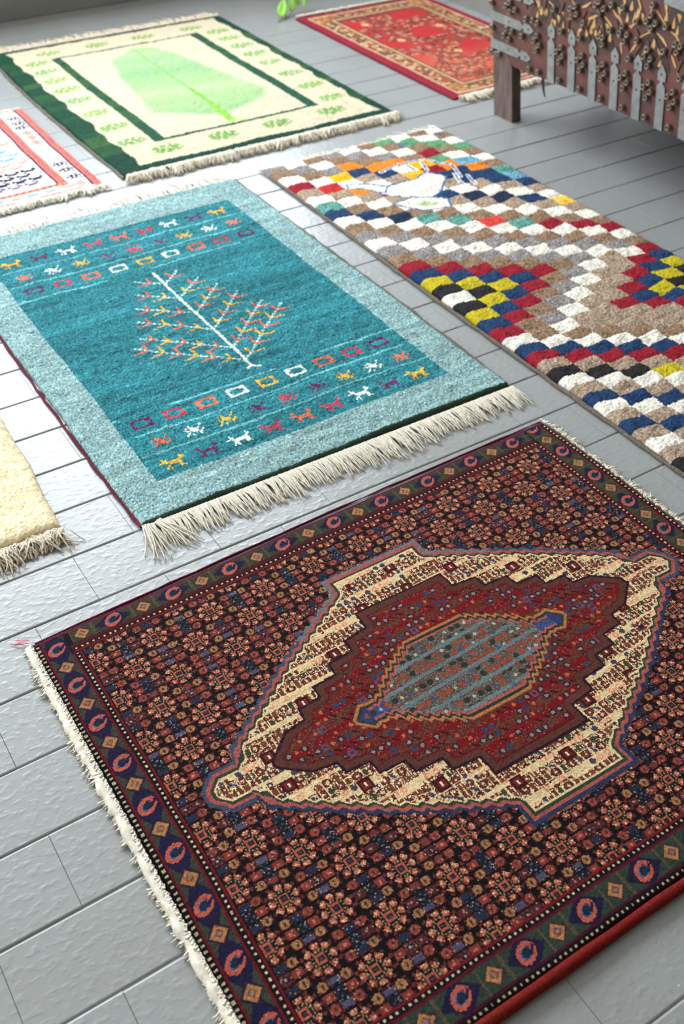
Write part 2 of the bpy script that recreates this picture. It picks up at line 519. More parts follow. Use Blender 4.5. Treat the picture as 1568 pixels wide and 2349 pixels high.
def fringe(parent, meshes, p, q, count, outward, jig=0.35, rot=0.12, scale=0.12, name='tassel', z=0.0, skip=()):
    """count tassels from p to q (tile rows), hanging towards the angle outward; each is a part of its own."""
    pl = parent.location
    for i in range(count):
        if i in skip: continue
        t = (i + .5 + jig * (rng.random() - .5)) / count
        x = (p[0] + (q[0] - p[0]) * t) * S; y = (p[1] + (q[1] - p[1]) * t) * S
        o = bpy.data.objects.new(name, meshes[int(rng.integers(len(meshes)))]); C.objects.link(o)
        o.parent = parent
        o.location = (x - pl.x, y - pl.y, z - pl.z)
        o.rotation_euler = (0, 0, outward + rot * rng.normal())
        sc_ = 1 + scale * rng.normal()
        o.scale = (1, max(.6, sc_), 1)


def cord(name, parent, pts, rad, mat, wob=0.0, seg=8, dens=5, lumpy=.15):
    """A whipped selvedge cord along a polyline (tile rows)."""
    P = []
    for (a, b) in zip(pts[:-1], pts[1:]):
        n = max(2, int(math.hypot(b[0] - a[0], b[1] - a[1]) * dens))
        for i in range(n): P.append((a[0] + (b[0] - a[0]) * i / n, a[1] + (b[1] - a[1]) * i / n))
    P.append(pts[-1])
    V, F = [], []
    n = len(P)
    for i, (x, y) in enumerate(P):
        a, b = P[max(0, i - 1)], P[min(n - 1, i + 1)]
        t = np.array((b[0] - a[0], b[1] - a[1])); t = t / np.linalg.norm(t); s_ = np.array((t[1], -t[0]))
        w = wob * rng.normal(); r = rad * (1 + lumpy * rng.normal())
        for k in range(seg):
            an = 2 * math.pi * k / seg
            V.append((x * S + s_[0] * (math.cos(an) * r + w), y * S + s_[1] * (math.cos(an) * r + w), rad + math.sin(an) * r * .98))
        if i:
            for k in range(seg):
                k2 = (k + 1) % seg
                F.append((seg * (i - 1) + k, seg * (i - 1) + k2, seg * i + k2, seg * i + k))
    F.append(tuple(range(seg))); F.append(tuple(range(seg * (n - 1), seg * n)))
    return link(name, mesh(name, V, F, mat, smooth=True), parent)


RUGS = 'rugs laid out on the grey floor'
DOWN, UP_, LEFT_, RIGHT_ = 0.0, math.pi, -math.pi / 2, math.pi / 2


def rug(x, y, label):
    return tag(empty('rug', (x * S, y * S, 0)), label, 'rug', RUGS)


# ================================================================== 1. dark persian rug in front
def front_rug():
    R = rug(5.82, 1.3, 'dark red and black patterned rug with a cream hexagonal medallion in the foreground')
    x0, x1, y0, y1 = 1.40, 10.27, -2.12, 4.80
    BLACK, RED, NAVY, GREEN = (22, 16, 17), (98, 19, 25), (30, 25, 52), (54, 57, 46)
    SAL, TAN, CREAM, MAR = (172, 82, 64), (160, 114, 74), (212, 186, 140), (84, 38, 42)
    cv = Canvas(x0, x1, y0, y1, 640, 500, BLACK)
    X, Y, put = cv.X, cv.Y, cv.put
    # --- field
    fx0, fx1, fy0, fy1 = 1.94, 9.70, -1.58, 4.31
    fld = (X > fx0) & (X < fx1) & (Y > fy0) & (Y < fy1)
    put(fld, (20, 14, 16))
    PX, PY = 0.403, 0.3715
    U = (X - 2.0) / PX; Vv = (4.02 - Y) / PY
    ui, vi = np.round(U).astype(int), np.round(Vv).astype(int)
    odd = (ui + vi) % 2 == 1
    du, dv = (U - ui) * PX, (Vv - vi) * PY
    hsh = lambda a, b, k: ((a * 73856093) ^ (b * 19349663) ^ (k * 83492791)) % 97 / 97.0
    # the 3 x 3 nosegays between the rosettes
    su, sv = np.round(U * 3).astype(int), np.round(Vv * 3).astype(int)
    eu, ev = (U * 3 - su) * PX / 3, (Vv * 3 - sv) * PY / 3
    r_e = np.maximum(np.abs(eu), np.abs(ev)); rr = np.hypot(eu, ev)
    a, b = su - 3 * ui, sv - 3 * vi
    hh, h2_ = hsh(su, sv, 1), hsh(su, sv, 7)
    m = fld & odd
    corner = (a != 0) & (b != 0); horiz = (b == 0) & (a != 0); vert = (a == 0) & (b != 0); mid = (a == 0) & (b == 0)
    # rows of small blossoms with dark lines between
    put(m & (np.abs(ev) < .05) & (cv.rnd < .72), (66, 31, 33)); put(m & (np.abs(ev) < .05) & (cv.rnd < .16), (104, 46, 42))
    put(m & corner & (rr < .052) & (hh < .5), (150, 104, 68)); put(m & corner & (rr < .052) & (hh >= .5), (138, 62, 52))
    put(m & corner & (rr < .034) & (np.abs(eu) < .012), (104, 62, 46)); put(m & corner & (rr < .015), (62, 40, 36))
    put(m & horiz & (np.abs(ev) < .044) & (np.abs(eu) < .055) & (hh < .7), (124, 52, 46)); put(m & horiz & (r_e < .017), (178, 98, 76))
    put(m & horiz & (np.abs(ev) < .044) & (np.abs(eu) < .055) & (hh >= .7), (80, 36, 40)); put(m & horiz & (hh >= .7) & (rr < .016), (150, 110, 90))
    put(m & vert & (np.abs(eu) < .060) & (np.abs(ev) < .034) & (h2_ < .55), (34, 42, 62))
    put(m & vert & (np.abs(eu) < .060) & (np.abs(ev) < .034) & (h2_ >= .55) & (h2_ < .8), (76, 72, 92))
    put(m & vert & (rr < .05) & (h2_ >= .8), (112, 52, 48))
    rm2 = np.hypot(du, dv)
    put(m & mid & (rm2 < .085), (72, 34, 38)); put(m & mid & (rm2 < .085) & (np.cos(6 * np.arctan2(dv, du)) > .5) & (rm2 > .035), (104, 58, 56))
    put(m & mid & (rm2 < .035), (44, 24, 30)); put(m & mid & (rm2 < .016), (150, 140, 132))
    blue_ = m & (hsh(ui, vi, 5) < .55) & (np.abs(du) < .16) & (np.abs(dv) < .10)
    kn = (np.abs(np.sin((du + dv) * 42)) > .62) & (np.abs(np.sin((du - dv) * 42)) > .55)
    put(blue_ & (a == 0), (24, 24, 32)); put(blue_ & (a == 0) & kn, (42, 46, 58)); put(blue_ & (a == 0) & kn & (cv.rnd < .25), (84, 92, 104))
    put(m & (np.abs(ev) > .053) & (cv.rnd < .7), (20, 14, 16))
    put(m & (cv.rnd > .965) & (np.abs(ev) < .05), (172, 140, 112))
    # rosettes
    ev_ = fld & ~odd
    ra = np.hypot(du, dv); th = np.arctan2(dv, du)
    pet, pet2 = np.cos(8 * th), np.cos(24 * th)
    sq = np.maximum(np.abs(du), np.abs(dv))
    put(ev_ & (ra < .170) & (ra > .106) & (pet > -.78) & (cv.rnd < .92), (132, 64, 52))
    put(ev_ & (ra < .168) & (ra > .124) & (pet > -.1) & (pet2 > -.55), (206, 158, 120))
    put(ev_ & (ra < .140) & (ra > .112) & (pet > .2), (172, 92, 72))
    put(ev_ & (ra > .062) & (ra < .108), (26, 28, 26))
    put(ev_ & (ra > .080) & (ra < .100) & (np.cos(14 * th) > .1), (140, 122, 90))
    put(ev_ & (ra <= .062), (24, 26, 26)); put(ev_ & (sq < .056) & (sq > .030), (160, 78, 60)); put(ev_ & (sq < .018), (52, 54, 66))
    put(ev_ & (ra >= .176) & (ra < .21) & (np.cos(12 * th + ui) > .3), (98, 42, 40))
    # --- medallions
    mx, my = 5.93, 1.42
    dx, dy = X - mx, Y - my

    def quad(pts):
        q = [(a, b) for a, b in pts]
        return (q + [(a, -b) for a, b in reversed(q)] + [(-a, -b) for a, b in q] + [(-a, b) for a, b in reversed(q)])
    big = quad([(.80, 2.25), (.80, 1.97), (1.95, 1.32), (3.12, .50), (3.20, .31), (3.50, .31), (3.70, .10)])
    sel = (np.abs(dx) < 3.9) & (np.abs(dy) < 2.4)
    D = np.full(X.shape, -9.0); D[sel] = sdist(dx[sel], dy[sel], big)
    diag = (np.abs(dx) > .82) & (np.abs(dx) < 3.2)
    tri = np.abs(((np.abs(dx) * 6.4) % 1) - .5) * 2 - .5
    D = D + np.where(diag, .045 * tri, 0)
    put(D > 0, (62, 70, 92)); put((D > 0) & (dy > 1.5), (100, 104, 112)); put((D > 0) & (dy < -.2) & (np.abs(dx) < 3.2), (44, 50, 76))
    put(D > .05, (156, 80, 70)); put(D > .098, (50, 58, 48)); cream = D > .135
    put(cream, CREAM)
    # florets strewn on the cream ground, in slanting rows
    g = .115
    Ux = dx / g; Vy = dy / (g * .94)
    i1, j1 = np.round(Ux).astype(int), np.round(Vy).astype(int)
    ex, ey = (Ux - i1) * g, (Vy - j1) * g * .94
    hh2 = hsh(i1, j1, 3); rm = np.maximum(np.abs(ex), np.abs(ey)); rc = np.hypot(ex, ey)
    bandc = ((dy - .03 * dx) / .31 + .15) % 1
    cr2 = D > .16
    fill = cr2 & (bandc < .52 + .42 * hsh(np.floor(dx / .37).astype(int), np.floor((dy - .03 * dx) / .31 + .15).astype(int), 5))
    ck = (i1 + j1) % 2 == 0
    put(fill & (cv.rnd < .38), (120, 74, 52)); put(fill & (cv.rnd > .93), (70, 76, 56))
    put(fill & ck & (rc < .060), (74, 28, 28)); put(fill & ck & (rc < .040) & (rc > .028), (128, 66, 54)); put(fill & ck & (rc < .018), (214, 182, 150))
    put(fill & ~ck & (rc < .046) & (hh2 < .5), (110, 60, 46)); put(fill & ~ck & (rc < .046) & (hh2 >= .5) & (hh2 < .8), (58, 62, 48)); put(fill & ~ck & (np.abs(ex + ey) < .03) & (rm < .045) & (hh2 >= .8), (66, 60, 84))
    put(fill & (np.abs(np.sin(dx * 40)) > .93) & (cv.rnd < .5), (220, 196, 146))
    put(cr2 & ~fill & (rc < .042) & (hh2 < .45), (214, 140, 108)); put(cr2 & ~fill & (rc < .04) & (hh2 > .84), (66, 58, 76)); put(cr2 & ~fill & (rc < .02) & (hh2 < .45), (226, 176, 140))
    bigf = (np.abs(((dx + .2) % .74) - .37) < .085) & (np.abs(((dy + dx * 0 + .1) % .46) - .23) < .085) & (D > .24)
    put(bigf, (64, 20, 22))
    bx_ = np.abs(((dx + .2) % .74) - .37); by_ = np.abs(((dy + .1) % .46) - .23)
    put(bigf & (np.maximum(bx_, by_) < .05) & (bx_ + by_ > .03), (108, 40, 36)); put(bigf & (bx_ < .014) & (by_ < .03), (220, 200, 170))
    # stepped red medallion
    st = quad([(.72, 1.50), (.73, 1.22), (1.10, 1.18), (1.11, .99), (1.48, .97), (1.50, .78), (1.84, .76), (1.85, .57), (2.16, .55), (2.18, .38), (2.46, .34), (2.80, .06)])
    D2 = np.full(X.shape, -9.0); D2[sel] = sdist(dx[sel], dy[sel], st)
    put(D2 > 0, (42, 20, 34)); put(D2 > .035, (84, 48, 40)); put(D2 > .12, (88, 20, 26)); inn = D2 > .14
    put(inn, (112, 18, 23))
    band = ((dy - .10 * dx) / .27) % 1
    put(inn & (band < .6) & (cv.rnd < .6), (94, 40, 31)); put(inn & (cv.rnd > .93), (70, 40, 34)); put(inn & (cv.rnd < .035), (160, 100, 76))
    put(inn & (band < .52) & (cv.rnd < .25), (92, 66, 48))
    q1 = .108
    ia, ja = np.round(dx / q1).astype(int), np.round(dy / (q1 * 1.08)).astype(int)
    fx_, fy_ = dx - ia * q1, dy - ja * q1 * 1.08
    h3 = hsh(ia, ja, 11); r3 = np.hypot(fx_, fy_)
    put(inn & (h3 < .24) & (r3 < .047), (40, 34, 44)); put(inn & (h3 < .24) & (r3 < .026), (140, 116, 110))
    put(inn & (h3 >= .24) & (h3 < .32) & (r3 < .04), (44, 60, 84))
    put(inn & (h3 >= .32) & (h3 < .38) & (np.abs(np.maximum(abs(fx_), abs(fy_)) - .036) < .012), (82, 70, 104))
    put(inn & (h3 >= .38) & (h3 < .54) & (np.abs(fx_ + fy_) < .02) & (r3 < .05), (44, 22, 24))
    put(inn & (h3 >= .54) & (h3 < .68) & (r3 < .026), (176, 90, 64))
    put(inn & (h3 >= .68) & (h3 < .75) & (np.abs(fx_ - fy_) < .02) & (r3 < .05), (70, 66, 52))
    # centre lozenge
    lz = quad([(.45, .74), (.95, .43), (1.22, .20), (1.40, .18), (1.50, .21), (1.68, .03)])
    D3 = np.full(X.shape, -9.0); D3[sel] = sdist(dx[sel], dy[sel], lz)
    D3 = D3 + np.where((np.abs(dx) > .46) & (np.abs(dx) < 1.3), .028 * (np.abs(((np.abs(dx) * 9) % 1) - .5) * 4 - 1), 0)
    put(D3 > -.012, (96, 56, 40)); put(D3 > 0, (166, 106, 62)); put(D3 > .042, (42, 50, 44)); put(D3 > .08, (160, 82, 72)); lo = D3 > .118
    put(lo, (98, 112, 114))
    put(lo & (np.abs(dx) > 1.18), (58, 70, 110)); put((D3 > .07) & (np.abs(dx) > 1.44), (46, 54, 96))
    bnd = ((dy - .06 * dx) / .25 + .2) % 1
    put(lo & (bnd < .78) & (cv.rnd < .72) & (np.abs(dx) < 1.16), (90, 68, 54))
    h4 = hsh(ia, ja, 17)
    put(lo & (bnd < .72) & (h4 < .22) & (r3 < .044), (44, 48, 40)); put(lo & (bnd < .72) & (h4 >= .22) & (h4 < .68) & (r3 < .045), (136, 66, 50))
    put(lo & (bnd < .72) & (h4 >= .68) & (h4 < .82) & (r3 < .024), (170, 158, 140)); put(lo & (h4 > .9) & (r3 < .03), (60, 76, 104))
    # --- borders; t = distance in from the edge of the band, s = along it
    def band_h(ya, yb, col): cv.rect(x0, x1, ya, yb, col)

    def motifs(S_, T_, width, per, ph, mask, ground, tri_col, horizontal):
        """boteh, diamond, boteh ... in one border; S_ runs along it and T_ across, 0 in the middle."""
        put(mask, ground)
        k = (S_ - ph) / per; kd = np.round(k - .5) + .5; kb = np.round(k)
        sd, sb = (k - kd) * per, (k - kb) * per
        hw = width / 2
        if tri_col is not None:       # four green corner triangles round each diamond
            put(mask & (np.abs(sd) < per * .33) & (np.abs(sd) / (per * .33) + (hw - np.abs(T_)) / hw < 1.02) & (np.abs(T_) > .014 * 0), tri_col)
            put(mask & (np.abs(sd) / (per * .21) + np.abs(T_) / (hw * 1.0) < 1.0), ground)
        else:                         # navy patch behind each boteh
            put(mask & (np.abs(sb) / (per * .30) + np.abs(T_) / (hw * 1.35) < 1.0), NAVY)
            put(mask & (np.abs(sd) > per * .16) & (np.abs(sd) < per * .2), (76, 66, 48))
        dd = np.abs(sd) / .105 + np.abs(T_) / .105
        put(mask & (dd < 1.16), (62, 36, 44)); put(mask & (dd < 1.0), (158, 110, 68)); put(mask & (dd < .50) & (dd > .3), (110, 64, 48)); put(mask & (dd < .24), (120, 104, 120))
        # the boteh: a hooked drop
        ca = (sb * .80 + T_ * .6) if horizontal else (T_ * .80 + sb * .6)
        cb = (-sb * .6 + T_ * .80) if horizontal else (T_ * -.6 + sb * .80)
        e = np.hypot(ca / 1.3, cb)
        put(mask & (e < .100), SAL); put(mask & (e < .056), (30, 30, 54)); put(mask & (e < .026), (26, 44, 46))
        put(mask & (np.hypot((ca + .005) / 1.3, cb) < .056) & (np.hypot(ca / 1.3, cb) > .044), (64, 84, 116))
        put(mask & (np.abs(cb + .045 - .2 * (ca - .05)) < .017) & (ca > .005) & (ca < .115), NAVY)

    # left and right, then the long sides over them
    lm = (X >= 1.525) & (X < 1.80)
    rm_ = (X >= 9.83) & (X < 10.13)
    motifs(Y, X - 1.66, .275, .70, 1.715, lm & (Y > -2.0) & (Y < 4.72), NAVY, GREEN, False)
    motifs(Y, X - 9.98, .30, .71, 1.89, rm_ & (Y > -2.0) & (Y < 4.72), (52, 58, 40), None, False)
    for a_, b_, c_ in ((1.40, 1.525, BLACK), (1.497, 1.525, RED), (1.80, 1.94, BLACK), (1.80, 1.828, RED), (1.905, 1.93, RED),
                       (9.70, 9.83, (60, 16, 22)), (9.715, 9.735, RED), (9.80, 9.825, RED), (9.745, 9.79, BLACK), (10.13, 10.27, BLACK), (10.13, 10.165, RED), (10.235, 10.27, (140, 34, 48))):
        mm = (X >= a_) & (X < b_) & (Y > -1.60) & (Y < 4.34) if 1.79 < a_ < 10.1 else (X >= a_) & (X < b_)
        put(mm, c_)
    dotv = lambda xc, w, per: (np.abs(X - xc) < w) & (((Y / per) % 1) < .40)
    put(dotv(1.463, .017, .073), (178, 168, 142)); put(dotv(1.867, .015, .073) & (Y > -1.64) & (Y < 4.40), (186, 174, 146))
    put(dotv(9.767, .014, .075) & (Y > -1.64) & (Y < 4.40), (196, 170, 140)); put(dotv(10.20, .019, .075), (206, 190, 164))
    # top side
    inx = (X > 1.50) & (X < 10.14)
    motifs(X, Y - 4.61, .235, .872, 2.475, (Y >= 4.49) & (Y < 4.725) & (X > 1.88) & (X < 9.80), (50, 56, 40), None, True)
    for a_, b_, c_ in ((4.725, 4.80, (62, 22, 48)), (4.725, 4.742, (104, 30, 40)), (4.31, 4.49, (58, 18, 22)), (4.455, 4.485, (80, 22, 30)), (4.345, 4.365, (100, 26, 32)), (4.375, 4.43, (40, 20, 18))):
        lim = inx & (X > 1.83) & (X < 9.80) if b_ < 4.5 else inx | True
        put(lim & (Y >= a_) & (Y < b_), c_)
    put(inx & (X > 1.86) & (X < 9.79) & (np.abs(Y - 4.402) < .015) & (((X / .078) % 1) < .34), (198, 168, 130))
    put((Y > 4.77) & (((X / .06) % 1) < .5), (98, 38, 74))
    # bottom side
    motifs(X, Y + 1.85, .29, .818, 3.33, (Y > -2.0) & (Y < -1.705) & (X > 1.88) & (X < 9.80), (44, 56, 46), None, True)
    for a_, b_, c_ in ((-2.12, -2.0, (44, 16, 28)), (-1.705, -1.58, (60, 16, 26)), (-2.02, -1.995, (66, 18, 36)), (-1.70, -1.675, (84, 20, 34)), (-1.605, -1.585, (106, 24, 30)), (-1.66, -1.612, BLACK), (-2.09, -2.03, BLACK)):
        lim = (X > 1.83) & (X < 9.80) if a_ > -1.8 else inx
        put(lim & (Y >= a_) & (Y < b_), c_)
    put((X > 1.86) & (X < 9.79) & (np.abs(Y + 1.636) < .014) & (((X / .072) % 1) < .34), (182, 170, 142))
    put(inx & (np.abs(Y + 2.06) < .015) & (((X / .072) % 1) < .36), (182, 170, 142))
    cv.mottle(.17, .05)
    cv.h += np.where(fld, rng.normal(size=X.shape) * .00012, 0)

    def warp(X, Y):
        k = np.clip((Y - 1.4) / 3.4, 0, 1)
        Y = Y + k * .085 * np.clip((X - 6.2) / 4.4, -1.1, 1) - k * .02
        X = X + np.where(X > 5.8, (X - 5.8) / 4.4, 0) * np.where(Y > 1.4, -.06 * k, .03) + .02 * np.sin(Y * 1.3) * np.where(X < 3, 1, 0)
        return X, Y
    weave(cv, 'pile', R, .0075, .00035, .012, M_WOOL, warp, wave=.006, jitter=.25, undul=.0007)
    # red selvedge rolled along the near long side, wine one on the far side
    cord('selvedge', R, [(1.42, -2.16), (4, -2.185), (7, -2.185), (10.27, -2.17)], .0095, M_RED_CORD, .0003, 8, 3, .05)
    cord('selvedge', R, [(1.45, 4.70), (3, 4.755), (6, 4.845), (8.5, 4.875), (10.2, 4.885)], .0022, M_WINE_CORD, .0005)
    t1 = [tassel_mesh('tassel', M_COTTON, .0165, 16, .0015, .012, .012, .004, .0034, 5) for _ in range(9)]
    cord('fringe_heading', R, [(1.355, -2.12), (1.345, .5), (1.33, 3), (1.355, 4.62)], .0078, M_COTTON, .0014, 8, 14, .16)
    t2 = [tassel_mesh('tassel', M_COTTON, .016, 14, .0013, .016, .008, .004, .003, 4) for _ in range(6)]
    fringe(R, t1, (1.415, -2.15), (1.40, 4.64), 104, LEFT_, rot=.25, scale=.2)
    fringe(R, t2, (10.20, 4.80), (10.31, -2.1), 92, RIGHT_, rot=.3, scale=.25)
    pk = tassel_mesh('loose_thread', M_PINK, .03, 3, .0009, .02, .004, .002, .002, 5)
    o = link('loose_thread', pk, R, keep_world=False); o.location = (1.38 * S - R.location.x, 4.74 * S - R.location.y, 0); o.rotation_euler = (0, 0, LEFT_ - .6)
    o['label'] = 'pink loose threads'


# ================================================================== 2. teal rug with a small tree
GOAT = ['.#........#..', '##.......##..', '.##......####', '..########...', '..#######....', '..##....##...', '..##....#.#..', '.#.#....#....']
BIRD = ['...#.....#', '.#.##...#.', '#..###.#..', '.#.####...', '..#.###..#', '.#...#.##.', '#..#...#..']
SQR = ['########', '##....##', '#......#', '#......#', '##....##', '########']


def teal_rug():
    R = rug(7.0, 11.0, 'teal rug with a small white tree and a light blue border')
    x0, x1, y0, y1 = 3.54, 10.42, 5.98, 15.98
    cv = Canvas(x0, x1, y0, y1, 350, 480, (138, 168, 167))
    X, Y = cv.X, cv.Y
    fld = (X > 4.17) & (X < 9.72) & (Y > 6.76) & (Y < 14.95)
    cv.put(~fld & (cv.rnd < .16), (98, 140, 144)); cv.put(~fld & (cv.rnd > .84), (168, 194, 188)); cv.put(~fld & (cv.rnd > .96), (150, 160, 132)); cv.put(~fld & (cv.rnd > .985), (84, 120, 150))
    cv.put(fld, (46, 122, 130)); cv.put(fld & (cv.rnd < .2), (36, 100, 110)); cv.put(fld & (cv.rnd > .84), (70, 144, 152)); cv.put(fld & (cv.rnd > .975), (40, 74, 92))
    WH, LINE = (224, 228, 216), (112, 178, 182)
    for yy, a, b in ((8.5, 4.17, 9.72), (7.93, 4.3, 9.6), (7.38, 4.2, 9.72), (12.98, 4.17, 9.72), (13.62, 4.17, 9.3), (14.24, 4.3, 9.72)):
        m = (np.abs(Y - yy + .015 * np.sin(X * 1.3)) < .022) & (X > a) & (X < b)
        m &= (np.sin(X * 2.1 + yy * 9) > -.55) | (np.abs(yy - 10.74) > 2.3)
        m &= (cv.rnd < .85)
        cv.put(m, LINE)
    OR, MA, RD, YE = (226, 106, 76), (96, 44, 84), (196, 56, 80), (226, 168, 52)
    seqA = [YE, MA, WH, RD, OR, RD, WH, MA, YE]; seqB = [OR, WH, YE, MA, RD, MA, YE, WH, OR]; seqC = [MA, RD, OR, WH, YE, WH, OR, RD, MA]
    for k in range(9):
        x = 4.58 + .583 * k
        cv.sprite(x, 7.04, GOAT, .43, .30, seqA[k], flip=True); cv.sprite(x, 14.57, GOAT, .43, .30, seqA[k], flip=True)
        cv.sprite(x + .06, 7.64, BIRD, .33, .27, seqB[k]); cv.sprite(x + .04, 13.92, BIRD, .33, .27, seqB[k])
        cv.sprite(x + .0, 8.22, SQR, .35, .25, seqC[k]); cv.sprite(x + .02, 13.31, SQR, .35, .25, seqC[k])
    # the tree
    cv.line((6.87, 12.78), (6.92, 8.80), .056, WH); cv.line((6.92, 8.82), (7.05, 8.72), .05, WH); cv.line((6.92, 8.82), (6.82, 8.76), .05, WH)
    tips = [(7.3, 12.61), (7.56, 12.13), (7.75, 11.66), (7.98, 11.22), (8.17, 10.67), (8.44, 10.38)]
    base = [12.25, 11.59, 10.93, 10.24, 9.49, 9.01]
    for k in range(6):
        for s_ in (1, -1):
            tx, ty = tips[k][0] - 6.9, tips[k][1]
            if s_ < 0: tx = -[.51, .69, .9, 1.09, 1.3, 1.54][k]
            bx, by = 6.9, base[k]
            ex, ey = 6.9 + tx, ty
            cv.line((bx, by), (ex, ey), .05, WH, dash=.05 if True else None)
            cv.line((bx, by), (ex, ey), .022, (150, 186, 182))
            nl = k + 1
            for q in range(nl):
                t = (q + .85) / (nl + .75)
                px, py = bx + (ex - bx) * t, by + (ey - by) * t
                col = (OR, YE)[(q + k) % 2]
                cv.line((px, py), (px + s_ * .26, py - .03), .042, col, dash=.06)
                cv.line((px, py), (px + s_ * .20, py - .02), .036, col)
                cv.line((px, py), (px + s_ * .0 - .01, py + .19), .044, col)
    # dark specks in the light border
    for _ in range(26):
        x, y = rng.uniform(x0, x1), rng.uniform(y0, y1)
        if not (4.1 < x < 9.8 and 6.7 < y < 15): cv.sprite(x, y, ['##', '.#'], .1, .07, (70, 112, 124))
    cv.mottle(.20, .08)
    # light blue-green streaks of hand dyeing, longer across the field
    st = rng.normal(size=(cv.ny // 3 + 2, cv.nx // 70 + 2)); st = np.repeat(np.repeat(st, 3, 0), 70, 1)[:cv.ny, :cv.nx]
    ab = np.convolve(rng.normal(size=cv.ny + 24), np.ones(24) / 5.0, 'same')[:cv.ny]
    cv.c *= np.where(fld, 1 + .10 * st + .07 * ab[:, None], 1 + .03 * ab[:, None])[:, :, None]
    st = rng.normal(size=(cv.ny // 7 + 2, cv.nx // 50 + 2)); st = np.repeat(np.repeat(st, 7, 0), 50, 1)[:cv.ny, :cv.nx]
    cv.c *= (1 + .06 * st)[:, :, None]
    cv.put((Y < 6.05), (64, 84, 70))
    cv.mottle(.05)
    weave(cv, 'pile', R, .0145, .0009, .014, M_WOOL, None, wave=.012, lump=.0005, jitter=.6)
    cord('selvedge', R, [(3.53, 6.02), (3.50, 8), (3.50, 11), (3.54, 15.95)], .0038, M_WINE_CORD, .0012)
    cord('selvedge', R, [(10.42, 6.02), (10.45, 9), (10.42, 15.95)], .0048, M_GREY_CORD, .0012)
    tb = [tassel_mesh('tassel', M_COTTON, .068, 4, .00155, .0072, .006, .005, .0034, 7, slant=.02) for _ in range(12)]
    fringe(R, tb, (3.62, 5.98), (10.44, 5.90), 186, DOWN, rot=.10, scale=.10)
    tt = [tassel_mesh('tassel', M_COTTON, .060, 3, .0018, .010, .004, .003, .003, 5) for _ in range(6)]
    fringe(R, tt, (3.62, 15.98), (10.34, 15.98), 108, UP_, rot=.2, scale=.15)
    big = tassel_mesh('tassel', M_COTTON, .095, 11, .0018, .022, .010, .006, .005, 7)
    for dx, a in ((3.60, -.15), (3.78, .35)):
        o = link('tassel', big, R, keep_world=False); o.location = (dx * S - R.location.x, 5.97 * S - R.location.y, 0); o.rotation_euler = (0, 0, a)


# ================================================================== 3. chequered shaggy runner
def row_y(r):
    r = np.asarray(r, float)
    return np.where(r < 0, 10.11 - .407 * r, np.where(r <= 9, 10.11 - .365 * r, 10.11 - .365 * 9 - .295 * (r - 9)))


